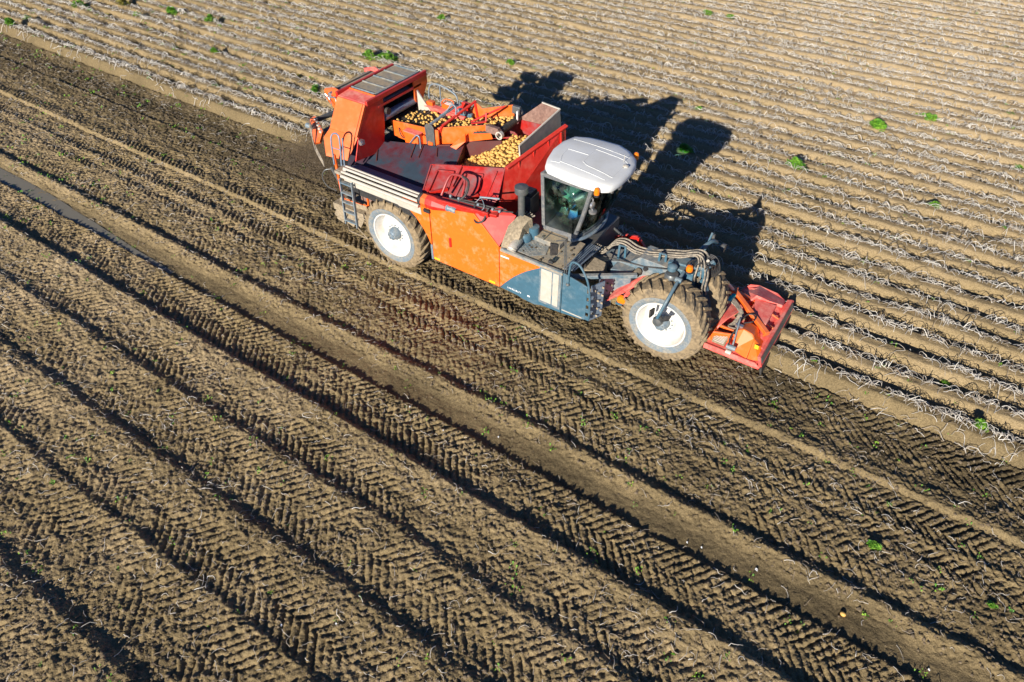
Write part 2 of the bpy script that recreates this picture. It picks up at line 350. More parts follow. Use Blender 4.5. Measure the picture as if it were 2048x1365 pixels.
def axis(segs, far, grow=1.35, first=None):
    a = [np.arange(s0, s1, st) for s0, s1, st in segs]; a = np.concatenate(a + [[segs[-1][1]]])
    lo = []; v = a[0]; st = segs[0][2]
    while v > -far: st *= grow; v -= st; lo.append(v)
    hi = []; v = a[-1]; st = segs[-1][2]
    while v < far: st *= grow; v += st; hi.append(v)
    return np.concatenate([lo[::-1], a, hi])
def build_ground():
    xs = axis([(-36, -16, .05), (-16, -6, .035), (-6, 13, .026)], 2500)
    ys = axis([(-16, -13.4, .06), (-13.4, 2.2, .0225), (2.2, 9, .036), (9, 18, .05), (18, 36, .075)], 2500)
    nx, ny = len(xs), len(ys)
    X, Y = np.meshgrid(xs, ys)
    Z = np.empty_like(X)
    for r in range(0, ny, 200): Z[r:r + 200] = height(X[r:r + 200], Y[r:r + 200])
    co = np.stack([X, Y, Z], -1).reshape(-1, 3).astype(np.float32)
    i = (np.arange(ny - 1)[:, None] * nx + np.arange(nx - 1)[None, :]).reshape(-1)
    q = np.stack([i, i + 1, i + 1 + nx, i + nx], -1).astype(np.int32)
    me = bpy.data.meshes.new('ground'); me.vertices.add(len(co)); me.vertices.foreach_set('co', co.ravel())
    me.loops.add(q.size); me.loops.foreach_set('vertex_index', q.ravel())
    me.polygons.add(len(q)); me.polygons.foreach_set('loop_start', np.arange(0, q.size, 4, dtype=np.int32))
    try: me.polygons.foreach_set('loop_total', np.full(len(q), 4, dtype=np.int32))
    except Exception: pass
    me.update(calc_edges=True)
    me.polygons.foreach_set('use_smooth', np.ones(len(q), dtype=bool))
    # soil tone: damp earth dark, dry crust pale, plus brightening painted in for sunlight
    yw = Y + .10 * fbm(X, Y * .12, .16, 2, 5) + .05 * fbm(X, Y, .9, 2, 8)
    edge = np.where(X < XH, 1.71, .21)
    moist_lit_tone = np.interp(yw, [-16, -7, -6.9, -6.3, -6.1, -5.2, -5.1, -4.5, -4.2, -4.0, -3, -2.5, -1.7, -1.5, -.9, -.6, .0, .2], [.46, .46, .44, .40, .50, .50, .80, .72, .52, .6, .55, .55, .60, .66, .70, .78, .80, .75])
    back = X < XH
    moist_lit_tone = np.where((yw > .2) & (yw < edge), .82, moist_lit_tone)
    leftdry = sstep(3, -14, X)
    moist_lit_tone = np.where(yw < .2, moist_lit_tone - .25 * leftdry * (yw < -.4), moist_lit_tone)
    moist_lit_tone = np.where(yw >= edge, .34 - .30 * sstep(3, 24, yw) * sstep(-16, 4, X) + .06 * sstep(-8, -20, X) + .30 * (yw < edge + .42), moist_lit_tone)  # upper-right field brightened in colour for frontal sun; first ridge flank darker
    moist_lit_tone = moist_lit_tone + .5 * fbm(X, Y, 1.3, 3, 71) * np.where(yw >= edge, .6, 1)
    at = me.attributes.new('moist_lit_tone', 'FLOAT', 'POINT'); at.data.foreach_set('value', np.clip(moist_lit_tone, 0, 1).astype(np.float32).ravel())
    m = bpy.data.materials.new('field_soil'); m.use_nodes = True
    n = m.node_tree.nodes; l = m.node_tree.links; b = n['Principled BSDF']; b.inputs['Roughness'].default_value = .95
    b.inputs['Specular IOR Level'].default_value = .15
    a1 = n.new('ShaderNodeAttribute'); a1.attribute_name = 'moist_lit_tone'
    tc = n.new('ShaderNodeTexCoord')
    n1 = n.new('ShaderNodeTexNoise'); n1.inputs['Scale'].default_value = 22; n1.inputs['Detail'].default_value = 8; n1.inputs['Roughness'].default_value = .7
    l.new(tc.outputs['Object'], n1.inputs['Vector'])
    ad = n.new('ShaderNodeMath'); ad.operation = 'MULTIPLY_ADD'; ad.inputs[1].default_value = .7
    sb = n.new('ShaderNodeMath'); sb.operation = 'SUBTRACT'; sb.inputs[1].default_value = .5
    l.new(n1.outputs[0], sb.inputs[0]); l.new(sb.outputs[0], ad.inputs[0]); l.new(a1.outputs['Fac'], ad.inputs[2])
    cr = n.new('ShaderNodeValToRGB'); e = cr.color_ramp.elements
    e[0].position = 0; e[0].color = (0.425, 0.32, 0.188, 1); e[1].position = 1; e[1].color = (0.092, 0.070, 0.038, 1)
    k = e.new(.45); k.color = (0.285, 0.212, 0.108, 1)
    l.new(ad.outputs[0], cr.inputs[0])
    n4 = n.new('ShaderNodeTexVoronoi'); n4.inputs['Scale'].default_value = 60; l.new(tc.outputs['Object'], n4.inputs['Vector'])
    sp = n.new('ShaderNodeSeparateColor'); l.new(n4.outputs['Color'], sp.inputs[0])
    m5 = n.new('ShaderNodeMapRange'); m5.inputs[3].default_value = .72; m5.inputs[4].default_value = 1.28; l.new(sp.outputs[0], m5.inputs[0])
    hs = n.new('ShaderNodeHueSaturation'); l.new(m5.outputs[0], hs.inputs['Value']); l.new(cr.outputs[0], hs.inputs['Color']); l.new(hs.outputs[0], b.inputs['Base Color'])
    n2 = n.new('ShaderNodeTexNoise'); n2.inputs['Scale'].default_value = 45; n2.inputs['Detail'].default_value = 6; n2.inputs['Roughness'].default_value = .65
    l.new(tc.outputs['Object'], n2.inputs['Vector'])
    bp = n.new('ShaderNodeBump'); bp.inputs['Distance'].default_value = .03; bp.inputs['Strength'].default_value = .8
    l.new(n2.outputs[0], bp.inputs['Height']); l.new(bp.outputs[0], b.inputs['Normal'])
    me.materials.append(m)
    o = bpy.data.objects.new('ground', me); C.objects.link(o); o['kind'] = 'structure'; o['label'] = 'potato field soil, ridged beyond the machine and tracked with tyre marks in front'
    return o
build_ground()

# ------------------------------------------------------------------ batches of stems (stuff)
def in_view(x, y, mg=1.5):
    dx = x - CAM[0]; dy = y - CAM[1]; dz = -CAM[2]
    dep = dx * _F[0] + dy * _F[1] + dz * _F[2]
    u = (dx * _R[0] + dy * _R[1]) / dep * 1365; v = (dx * _U[0] + dy * _U[1] + dz * _U[2]) / dep * 1365
    e = mg * 1365 / np.maximum(dep, 1)
    return (dep > 0) & (np.abs(u) < 1024 + e) & (np.abs(v) < 683 + e)
def stems(name, x, y, L, arch, rad, ang, lift, tone, label, seg=6, curl=1.0):
    n = len(x); t = np.linspace(0, 1, seg + 1)[None, :]
    kink = RNG.normal(0, .9 * curl, (n, 1)) * (t - .5) + RNG.normal(0, .25, (n, seg + 1))
    dirx = np.cos(ang[:, None] + kink); diry = np.sin(ang[:, None] + kink)
    sx = np.cumsum(dirx, 1) * (L[:, None] / (seg + 1)); sy = np.cumsum(diry, 1) * (L[:, None] / (seg + 1))
    PX = x[:, None] + sx - sx.mean(1, keepdims=True) * .6; PYY = y[:, None] + sy - sy.mean(1, keepdims=True) * .6
    G = height(PX, PYY)
    gm = height(x, y)[:, None]
    shp = 4 * t * (1 - t)
    sk = RNG.uniform(.35, .65, (n, 1)); tt = np.clip(np.where(t < sk, t / sk * .5, .5 + (t - sk) / (1 - sk) * .5), 0, 1); shp = 4 * tt * (1 - tt)
    PZ_ = np.maximum(G, gm * .6 + G * .4) + lift[:, None] + arch[:, None] * shp + RNG.normal(0, .006, (n, seg + 1))
    P = np.stack([PX, PYY, PZ_], -1)
    T = np.gradient(P, axis=1); T /= np.linalg.norm(T, axis=2, keepdims=True) + 1e-9
    A = np.cross(T, np.array([0, 0, 1.0])); A /= np.linalg.norm(A, axis=2, keepdims=True) + 1e-6
    B = np.cross(T, A)
    r = (rad[:, None] * (1.05 - .55 * t))[..., None]
    vs = []
    for k in range(3):
        a = k * 2 * math.pi / 3; vs.append(P + (A * math.cos(a) + B * math.sin(a)) * r)
    VV = np.stack(vs, 2)                       # n, seg+1, 3, 3
    co = VV.reshape(-1, 3).astype(np.float32)
    base = (np.arange(n) * (seg + 1) * 3)[:, None, None] + (np.arange(seg) * 3)[None, :, None]
    k = np.arange(3)[None, None, :]; j = (k + 1) % 3
    q = np.stack([base + k, base + j, base + 3 + j, base + 3 + k], -1).reshape(-1, 4).astype(np.int32)
    me = bpy.data.meshes.new(name); me.vertices.add(len(co)); me.vertices.foreach_set('co', co.ravel())
    me.loops.add(q.size); me.loops.foreach_set('vertex_index', q.ravel())
    me.polygons.add(len(q)); me.polygons.foreach_set('loop_start', np.arange(0, q.size, 4, dtype=np.int32))
    me.update(calc_edges=True)
    at = me.attributes.new('tone', 'FLOAT', 'POINT'); at.data.foreach_set('value', np.repeat(tone, (seg + 1) * 3).astype(np.float32))
    me.materials.append(M['haulm'])
    o = bpy.data.objects.new(name, me); C.objects.link(o); o['kind'] = 'stuff'; o['label'] = label; o['category'] = 'dead stems'
    return o
def ridge_haulm():
    X = []; Y = []
    for k in range(0, 46):
        yc = .21 + .75 * k + .50
        x0, x1 = (XH + 5.6 if k < 2 else -36), 13
        n = int((x1 - x0) * 52)
        X.append(RNG.uniform(x0, x1, n)); Y.append(yc - .01 + RNG.normal(0, .062, n) + RNG.uniform(-.05, .05, n))
    X.append(RNG.uniform(-36, -6.5, 260)); Y.append(RNG.uniform(1.6, 2.15, 260)); X.append(RNG.uniform(6, 13, 90)); Y.append(RNG.uniform(.1, .6, 90))
    X = np.concatenate(X); Y = np.concatenate(Y)
    Y = Y - .10 * fbm(X, Y * .12, .16, 2, 5)
    den = vnoise(X * 1.6, Y * 1.3, 77)
    ok = in_view(X, Y, 1.2) & (RNG.uniform(0, 1, len(X)) < .35 + .9 * den)
    # nothing stands where the machine drives
    ok &= ~((X < 5.9) & (Y < 1.75))
    X = X[ok]; Y = Y[ok]; n = len(X)
    far = np.clip((np.hypot(X - CAM[0], Y - CAM[1]) - 14) / 25, 0, 1)
    L = RNG.uniform(.18, .50, n); arch = RNG.uniform(.03, .22, n) * (L / .5); ang = RNG.uniform(0, 2 * math.pi, n)
    flat = RNG.uniform(0, 1, n) < .35; arch[flat] *= .2
    stems('dead_haulm', X, Y, L, arch, RNG.uniform(.0052, .0105, n) * (1 + .35 * far), ang, RNG.uniform(0, .05, n), np.clip(RNG.normal(.78, .28, n), 0, 1), 'dead grey and straw-coloured potato stems lying arched along the ridge tops', seg=6, curl=1.3)
    return n
ridge_haulm()
def litter():
    n = 25000
    X = RNG.uniform(-34, 13, n); Y = RNG.uniform(-13.5, 1.6, n)
    ok = in_view(X, Y, .6)
    for yc, wd, p in [(-4.8, .32, .15), (-5.8, .45, .5), (-1.2, .4, .4)]:
        ok &= ~((np.abs(Y - yc) < wd) & (RNG.uniform(0, 1, n) > p))
    cl = vnoise(X * .9, Y * 1.6, 55); ok &= (RNG.uniform(0, 1, n) < .22 + 1.0 * cl ** 2)
    ok &= ~((X > -6.5) & (X < 4.6) & (Y > -1.3)); ok &= ~((Y > .2) & (X > 4))
    X = X[ok]; Y = Y[ok]; n = len(X)
    L = RNG.uniform(.07, .33, n) ** 1.0; arch = RNG.uniform(0, .05, n) * L / .3
    stems('scattered_stems', X, Y, L, arch, RNG.uniform(.0038, .0082, n), RNG.uniform(0, 6.3, n), RNG.uniform(.004, .018, n), np.clip(RNG.normal(.62, .22, n), 0, 1), 'broken pale stems scattered over the harvested soil and wheel tracks', seg=5, curl=1.4)
litter()

def crumbs():
    n = 190000
    X = RNG.uniform(-34, 13, n); Y = RNG.uniform(-13.6, 1.7, n)
    ok = in_view(X, Y, .4) & (RNG.uniform(0, 1, n) < .25 + 1.1 * vnoise(X * 1.3, Y * 2.1, 66) ** 1.5)
    ok &= ~((np.abs(Y + 4.8) < .30) & (RNG.uniform(0, 1, n) > .06)); ok &= ~((Y > .2) & (X > XH))
    X = X[ok]; Y = Y[ok]; n = len(X); Z = height(X, Y)
    r = RNG.gamma(2.2, .0065, n) + .004; r = np.clip(r, .004, .05)
    base = np.array([(1, 0, 0), (-.9, .2, 0), (0, 1, .1), (.1, -.9, 0), (0, .1, .9)], float)
    jit = RNG.uniform(.7, 1.3, (n, 5, 3)); a = RNG.uniform(0, 6.3, n); c, s_ = np.cos(a)[:, None], np.sin(a)[:, None]
    P = base[None] * jit * r[:, None, None]
    co = np.stack([X[:, None] + P[..., 0] * c - P[..., 1] * s_, Y[:, None] + P[..., 0] * s_ + P[..., 1] * c, Z[:, None] + P[..., 2]], -1).reshape(-1, 3).astype(np.float32)
    f = np.array([(0, 2, 4), (2, 1, 4), (1, 3, 4), (3, 0, 4)]); q = (f[None] + (np.arange(n) * 5)[:, None, None]).reshape(-1, 3).astype(np.int32)
    me = bpy.data.meshes.new('soil_crumbs'); me.vertices.add(len(co)); me.vertices.foreach_set('co', co.ravel())
    me.loops.add(q.size); me.loops.foreach_set('vertex_index', q.ravel()); me.polygons.add(len(q)); me.polygons.foreach_set('loop_start', np.arange(0, q.size, 3, dtype=np.int32)); me.update(calc_edges=True)
    mm = mat('soil_crumb', (0.13, 0.095, 0.06), .95, dust=1.0, dustcol=(.32, .245, .15), scale=11, thr=.45); me.materials.append(mm)
    o = bpy.data.objects.new('soil_crumbs', me); C.objects.link(o); o['kind'] = 'stuff'; o['label'] = 'loose crumbs and clods of soil on the harvested ground'; o['category'] = 'soil'
crumbs()
# ------------------------------------------------------------------ the harvester
H = tag(empty('potato_harvester'), 'orange-red and grey-blue self-propelled potato harvester with white cab roof driving along the ridges', 'harvester')
def P(name, mb, m, parent=H, **k): return mb.build(name, M[m] if isinstance(m, str) else [M[a] for a in m], parent, **k)

# wheels ---------------------------------------------------------------
def wheel(x, yo, yi, R, rimr, label, z=None):
    """yo = outer side, yi = inner side"""
    z = R - .04 if z is None else z
    s = 1 if yi > yo else -1; wd = abs(yi - yo); yc = (yo + yi) / 2; hw = wd / 2
    t = MB(); sr = rimr + .13
    prof = [(rimr, -hw * .80), (rimr + .04, -hw * .93), (sr, -hw * 1.0), (R - .14, -hw * .98), (R - .07, -hw * .86), (R - .045, -hw * .5), (R - .04, 0),
            (R - .045, hw * .5), (R - .07, hw * .86), (R - .14, hw * .98), (sr, hw), (rimr + .04, hw * .93), (rimr, hw * .8)]
    t.lathe(prof, (x, yc, z), 'y', 72, caps=False)
    o = P('wheel', t, 'tyre', smooth=True, label=label)
    sw = MB()
    for sg in (-1, 1):
        pr = [(rimr + .005, sg * hw * .88), (rimr + .045, sg * (hw * .95 + .004)), (sr - .01, sg * (hw + .005)), (sr + .035, sg * (hw + .003))]
        sw.lathe(pr, (x, yc, z), 'y', 72, caps=False)
    P('sidewall', sw, 'sidewall', o, smooth=True)
    lg = MB(); N = 23
    for i in range(N):
        for sg in (-1, 1):
            a0 = 2 * math.pi * (i + (0 if sg < 0 else .5)) / N
            # from the centre of the tread outwards, swept back, and down over the shoulder
            pts = [(0.02, 0, R - .045, R), (.35, .075, R - .045, R + .005), (.7, .16, R - .055, R), (.92, .215, R - .09, R - .03), (1.0, .235, R - .15, R - .085)]
            w2 = .030
            prev = None
            for (f, da, r0, r1) in pts:
                a = a0 - da; y = yc + sg * f * hw * 1.005; ring = []
                for (rr, ww) in ((r0, w2 * 1.3), (r1, w2)):
                    for q in (-1, 1):
                        aa = a + q * ww / R * 1.0; ring.append((x + rr * math.cos(aa), y, z + rr * math.sin(aa)))
                cur = [ring[0], ring[1], ring[3], ring[2]]
                if prev: lg.hexa(prev, cur)
                prev = cur
    P('tread_lugs', lg, 'tyre', o)
    rm = MB(); rs = -s
    # rim: outer flange, well, dished disc
    f = lambda d: rs * d  # positive = outward
    pr = [(rimr + .015, rs * (hw * .80)), (rimr + .015, rs * (hw * .93)), (rimr - .02, rs * (hw * .93)), (rimr - .035, rs * (hw * .75)), (rimr - .06, rs * (hw * .68)), (rimr - .075, rs * hw * .35),
          (rimr - .11, rs * hw * .22), (rimr * .55, rs * hw * .28), (rimr * .45, rs * hw * .45), (.16, rs * hw * .45), (.0, rs * hw * .45)]
    rm.lathe(pr, (x, yc, z), 'y', 64, caps=False)
    rm.lathe([(rimr + .0, -rs * hw * .85), (rimr - .08, -rs * hw * .5), (rimr - .08, rs * hw * .2)], (x, yc, z), 'y', 48, caps=False)
    P('rim', rm, 'rim', o, smooth=True)
    hb = MB(); hb.lathe([(.17, rs * hw * .45), (.17, rs * (hw * .45 + .07)), (.145, rs * (hw * .45 + .10)), (.125, rs * (hw * .45 + .19)), (.10, rs * (hw * .45 + .21)), (0, rs * (hw * .45 + .21))], (x, yc, z), 'y', 24, caps=False)
    for k in range(12):
        a = 2 * math.pi * k / 12; hb.lathe([(.017, 0), (.017, rs * .03), (0, rs * .03)], (x + .22 * math.cos(a), yc + rs * hw * .45, z + .22 * math.sin(a)), 'y', 6, caps=False)
    for k in range(5):
        a = 2 * math.pi * k / 5 + .4; hb.lathe([(.028, 0), (.024, rs * .03), (0, rs * .03)], (x + .075 * math.cos(a), yc + rs * (hw * .45 + .20), z + .075 * math.sin(a)), 'y', 8, caps=False)
    P('hub', hb, 'hub', o, smooth=True)
    return o
wheel(3.57, -.95, -.27, 1.0, .575, 'muddy front wheel with white rim, nearest the header')
wheel(3.57, .80, .14, 1.0, .575, 'muddy front wheel on the far side')
wheel(-3.62, -1.60, -.86, .99, .60, 'rear wheel caked in mud below the roller table')
wheel(-3.62, 1.62, .86, .99, .60, 'rear wheel on the far side')

# chassis and body core -------------------------------------------------
b = MB()
b.box(-4.9, 1.35, -1.0, 1.3, .75, 1.75); b.box(-4.7, -2.9, -.8, 1.3, 1.7, 2.2); b.box(-3.9, 2.6, -.35, .45, .9, 1.35)
b.box(-3.75, -3.45, -1.0, 1.0, .85, 1.1)
P('chassis', b, 'steel', bevel=.01)
b = MB(); b.box(-2.95, -.3, 1.50, 1.56, .8, 2.55); b.box(-.3, .8, 1.50, 1.56, .8, 1.5); b.box(-4.9, -2.95, 1.5, 1.56, 2.1, 2.6)
P('far_side_cover', b, 'sun_toned_cover', bevel=.01)
b = MB(); b.tube([(3.57, -.5, .96), (3.57, .5, .96)], .14, 12); b.box(3.35, 3.8, -.22, .12, .7, 1.5)
P('front_axle', b, 'blue')

# near side covers -------------------------------------------------------
yN = -1.60
arch = [(-3.06, 2.30), (-3.08, 2.12), (-2.86, 1.99), (-2.70, 1.87), (-2.59, 1.74), (-2.48, 1.60), (-2.39, 1.45), (-2.31, 1.28), (-2.27, 1.10), (-2.25, .80)]
ax = lambda p: (p[0], p[1])
seam = [(-2.235, 2.13), (-2.21, 1.24), (-2.21, .80)]
b = MB(); b.prism([(-3.06, 2.30), (-3.08, 2.12), (-2.86, 1.99), (-2.70, 1.87), (-2.59, 1.74), (-2.48, 1.60), (-2.39, 1.45), (-2.31, 1.28), (-2.27, 1.18), (-2.255, 2.30)], 'y', yN, yN + .04)
P('wheel_arch_cover', b, 'sun_toned_cover', bevel=.006)
b = MB(); b.prism([(-2.235, 2.28), (-2.24, .79), (-.262, .785), (-.262, 1.955), (-.93, 2.59), (-1.59, 2.46), (-1.92, 2.40)], 'y', yN, yN + .045)
o = P('side_door', b, 'sun_toned_cover', bevel=.01)
b = MB(); b.box(-1.69, -1.63, yN - .035, yN, 1.40, 1.66); P('handle', b, 'red', o, bevel=.012)
b = MB(); b.box(-2.22, -2.05, yN - .004, yN + .001, .82, .87); b.box(-.55, -.38, yN - .004, yN + .001, .82, .88); P('reflector', b, 'yellow', o, split=True)
b = MB(); b.box(-2.30, -2.24, yN - .012, yN + .03, .78, 1.22); P('edge_trim', b, 'hub', bevel=.006)
# red shoulder cover and the mud-caked guard before the deck
b = MB(); b.plate([(-.92, -1.575, 2.595), (-.245, -1.60, 1.96), (-.10, -1.12, 2.58)], .03); b.plate([(-.92, -1.575, 2.595), (-.10, -1.12, 2.58), (-.5, -1.18, 2.72)], .03)
P('shoulder_cover', b, 'red', bevel=.008)
b = MB(); ringA = []; 
prof = [(-.22, -1.59, 1.93), (-.215, -1.53, 2.06), (-.17, -1.34, 2.42), (-.06, -1.15, 2.58), (.02, -1.02, 2.60)]
prof2 = [(.10, -1.42, 1.94), (.10, -1.36, 2.06), (.10, -1.16, 2.36), (.14, -1.0, 2.46), (.18, -.9, 2.48)]
for i in range(4): b.hexa([prof[i], prof[i + 1], (prof[i + 1][0], -.85, 1.93), (prof[i][0], -.85, 1.93)], [prof2[i], prof2[i + 1], (prof2[i + 1][0], -.8, 1.93), (prof2[i][0], -.8, 1.93)])
P('mud_guard', b, 'mudplate', smooth=False)
# orange front panel with the blue arc
arcp = [(-.238, .79), (-.12, .96), (0.0, 1.10), (.15, 1.27), (.31, 1.42), (.47, 1.56), (.64, 1.68), (.80, 1.79), (.96, 1.88)]
b = MB(); b.prism([(-.242, 1.95)] + [(-.242, .80)] + arcp[1:] + [(.965, 1.905)], 'y', yN, yN + .045)
o = P('front_door', b, 'sun_toned_cover', bevel=.006)
b = MB(); b.bar((-.20, yN - .012, 1.74), (.03, yN - .012, 1.745), .02, .035); P('handle', b, 'white', o, bevel=.006)
b = MB(); b.prism(arcp + [(1.42, 1.90), (1.42, .785), (.90, .76), (.72, .70), (.40, .72), (.25, .76)], 'y', yN, yN + .04)
o = P('blue_side_panel', b, 'blue', bevel=.006)
b = MB(); b.box(.84, 1.40, yN - .012, yN - .002, .86, 1.885); P('radiator_frame', b, 'dusty_blue', o, bevel=.006)
b = MB(); b.box(.89, 1.17, yN - .022, yN - .012, .93, 1.84); b.box(1.20, 1.345, yN - .022, yN - .012, .93, 1.84); P('radiator_screen', b, 'cream', o, bevel=.004)
b = MB()   # small faded lettering on the panel
xx = -.02
for wd_ in (.035, .03, .04, .03, .035, .025, .04, .03, .035, .03):
    zz = .865 - .02 * (xx + .02)
    b.box(xx, xx + .01, yN - .0045, yN - .001, zz, zz + .045); b.box(xx + .01, xx + wd_ * .7, yN - .0045, yN - .001, zz + (.0 if random.random() < .5 else .034), zz + (.012 if random.random() < .5 else .045)); xx += wd_ + .006
b.box(.53, .60, yN - .0045, yN - .001, .86, .90)
P('lettering', b, 'white', o)
nb = [(1.435, 1.93), (1.435, .785), (1.95, .85), (2.14, .90)]
nts = []; z = .93
while z < 1.78:
    nts += [(2.15, z), (2.15, z + .10), (2.05, z + .10), (2.05, z + .19), (2.15, z + .19)]; z += .215
b = MB(); 
b.prism([(1.435, 1.93), (1.435, .785), (1.95, .85), (2.05, .88), (2.05, 1.80), (1.90, 1.84)], 'y', yN, yN + .03)
z = .88
while z < 1.72: b.box(2.05, 2.15, yN + .001, yN + .029, z, z + .11); z += .215
P('notched_side_panel', b, 'blue', bevel=.004)
b = MB(); b.box(1.46, 1.98, yN - .014, yN - .002, .89, .915); P('panel_strip', b, 'cream')
# dark perforated plates behind it
for (x0, y0, x1, y1, z0, z1) in ((2.06, -1.45, 2.22, -1.12, .75, 1.75), (2.02, -.98, 2.20, -.62, .7, 1.62)):
    b = MB(); b.hexa([(x0, y0, z0), (x1, y1, z0), (x1, y1, z1), (x0, y0, z1)], [(x0 + .02, y0 - .02, z0), (x1 + .02, y1 - .02, z0), (x1 + .02, y1 - .02, z1), (x0 + .02, y0 - .02, z1)])
    o = P('perforated_plate', b, 'slat')
    q = MB(); z = z0 + .08; i = 0
    while z < z1 - .06:
        for f in (.2, .5, .8):
            xx = x0 + (x1 - x0) * f + .03; yy = y0 + (y1 - y0) * f - .03
            if (i + int(f * 10)) % 2: q.box(xx, xx + .05, yy - .004, yy, z, z + .05)
        z += .11; i += 1
    o2 = P('rivet', q, 'mudplate', o, split=True)

# deck --------------------------------------------------------------------
b = MB(); b.hexa([(-.22, -1.62, 1.86), (1.43, -1.62, 1.86), (1.30, -.36, 1.86), (-.2, -.25, 1.86)], [(-.22, -1.62, 1.92), (1.43, -1.62, 1.92), (1.30, -.36, 1.92), (-.2, -.25, 1.92)])
o = P('engine_deck', b, 'deck', bevel=.012)
b = MB(); b.hexa([(.03, -1.45, 1.923), (.50, -1.48, 1.923), (.76, -1.22, 1.923), (.62, -.74, 1.923), (.06, -.80, 1.923)], [(.03, -1.45, 1.935), (.50, -1.48, 1.935), (.76, -1.22, 1.935), (.62, -.74, 1.935), (.06, -.80, 1.935)])
for i in range(9):
    for j in range(7):
        xx = .1 + i * .062; yy = -1.4 + j * .085 + (.04 if i % 2 else 0)
        if xx < .58 - max(0, -1.2 - yy): b.box(xx, xx + .035, yy, yy + .012, 1.934, 1.942)
P('tread_plate', b, 'dusty_blue', o)
b = MB(); b.box(.26, .93, -.92, -.46, 1.93, 2.05); P('step_box', b, 'deck', o, bevel=.015)
b = MB(); b.box(.5, .53, -.93, -.45, 2.052, 2.06); b.box(.26, .93, -.64, -.62, 2.052, 2.06); b.lathe([(.03, 0), (.03, .03), (0, .03)], (.45, -.85, 2.05), 'z', 8, caps=False); P('step_ribs', b, 'steel', o)
b = MB(); b.box(.985, 1.0, -1.6, -.4, 1.922, 1.93); b.box(-.2, 1.42, -1.615, -1.56, 1.922, 1.95); P('deck_seam', b, 'dusty_blue', o)
b = MB()
for i in range(46):
    a = random.uniform(-.15, 1.35); yy = random.uniform(-1.55, -.5); r = random.choice([.012, .018, .03, .04])
    b.lathe([(r, 0), (r * .7, r * .5), (0, r * .7)], (a, yy, 1.925), 'z', 6, caps=False)
oc0 = P('mud_clods', b, 'clod', o); oc0['kind'] = 'stuff'; oc0['label'] = 'crumbs of mud lying on the deck'
# air intake
b = MB(); b.tube([(-.03, -1.0, 2.12), (-.05, -1.0, 3.12)], .078, 20); P_ = P('air_intake', b, 'steel', smooth=True)
b = MB(); b.lathe([(0, 0), (.10, 0), (.15, .03), (.155, .16), (.15, .18), (.0, .21)], (-.05, -1.0, 3.10), 'z', 24, caps=False); P('intake_cap', b, 'steel', P_, smooth=True)
b = MB()
for k in range(4): b.lathe([(.085, 0), (.10, .01), (.085, .02)], (-.03, -1.0, 2.10 + .045 * k), 'z', 20, caps=False)
P('rubber_sleeve', b, 'cream', P_, smooth=True)
b = MB(); pp = smooth_path([(-.02, -1.0, 2.15), (0, -1.10, 2.02), (.04, -1.30, 2.02), (.06, -1.50, 2.01), (.06, -1.58, 1.95)], 5)
b.tube(pp, [.10 + (.012 if i % 2 else 0) for i in range(len(pp))], 16); P('intake_hose', b, 'cream', P_, smooth=True)
b = MB(); b.lathe([(0, 0), (.16, 0), (.18, .08), (.14, .18), (.09, .20)], (.06, -1.0, 1.93), 'z', 20, caps=False); b.lathe([(0, 0), (.13, .02), (.13, .3), (0, .32)], (.18, -.82, 1.93), 'z', 16, caps=False); P('air_cleaner', b, 'blue', P_, smooth=True)
b = MB(); b.box(-.28, .02, -.72, -.35, 2.35, 2.85); b.box(-.3, .0, -.65, -.4, 2.86, 2.93); P('electrical_box', b, 'black', bevel=.015)
b = MB(); b.box(-.30, -.02, -.66, -.42, 2.934, 2.945); P('box_lid', b, 'mudplate')
b = MB()
for k in range(7): b.tube(smooth_path([(-.3 + .08 * k, -.6 - .03 * k, 2.5), (-.32 + .07 * k, -.85, 2.3 + .02 * k), (-.2 + .05 * k, -.95, 2.12), (0 + .05 * k, -.7, 1.98)], 5), .018, 6)
P('cable_bundle', b, 'hose', smooth=True)

# steps and rails at the deck corner
b = MB(); b.tube(smooth_path([(1.58, -1.62, 1.70), (1.60, -1.62, 2.15), (1.66, -1.62, 2.33), (1.85, -1.64, 2.32), (2.05, -1.66, 2.05), (2.14, -1.66, 1.7), (2.17, -1.65, 1.25), (2.16, -1.62, .98)], 5), .024, 8)
P('grab_rail', b, 'blue', smooth=True)
b = MB(); b.lathe([(.03, 0), (.05, .03), (.03, .07)], (1.58, -1.62, 1.66), 'z', 10); P('rail_foot', b, 'steel')
b = MB(); b.tube([(1.47, -1.60, 1.95), (1.43, -1.60, 2.80)], .013, 6); b.tube([(1.51, -1.58, 1.95), (1.46, -1.60, 2.80)], .010, 6); b.tube([(1.43, -1.6, 2.79), (1.2, -1.55, 2.66)], .015, 6)
mr = P('mirror_post', b, 'steel')
b = MB(); b.hexa([(1.10, -1.62, 2.26), (1.22, -1.50, 2.26), (1.26, -1.52, 2.56), (1.12, -1.64, 2.60)], [(1.06, -1.56, 2.26), (1.18, -1.46, 2.26), (1.20, -1.48, 2.56), (1.06, -1.58, 2.60)]); P('mirror_housing', b, 'black', mr, bevel=.02)
b = MB(); b.box(.98, 1.10, -1.50, -1.40, 1.96, 2.02); P('work_light', b, 'black', bevel=.01)
b = MB(); b.bar((1.50, -1.38, 1.72), (2.72, -.55, 1.74), .10, .09); b.bar((1.42, -1.5, 1.80), (1.5, -1.35, 1.74), .12, .12)
P('side_beam', b, 'dusty_blue', bevel=.01)
b = MB()
for k in range(6): b.bar((1.36 + .045 * k, -1.45 + .01 * k, 1.93), (1.42 + .05 * k, -.35, 1.95), .018, .03)
P('grille_bars', b, 'slat')
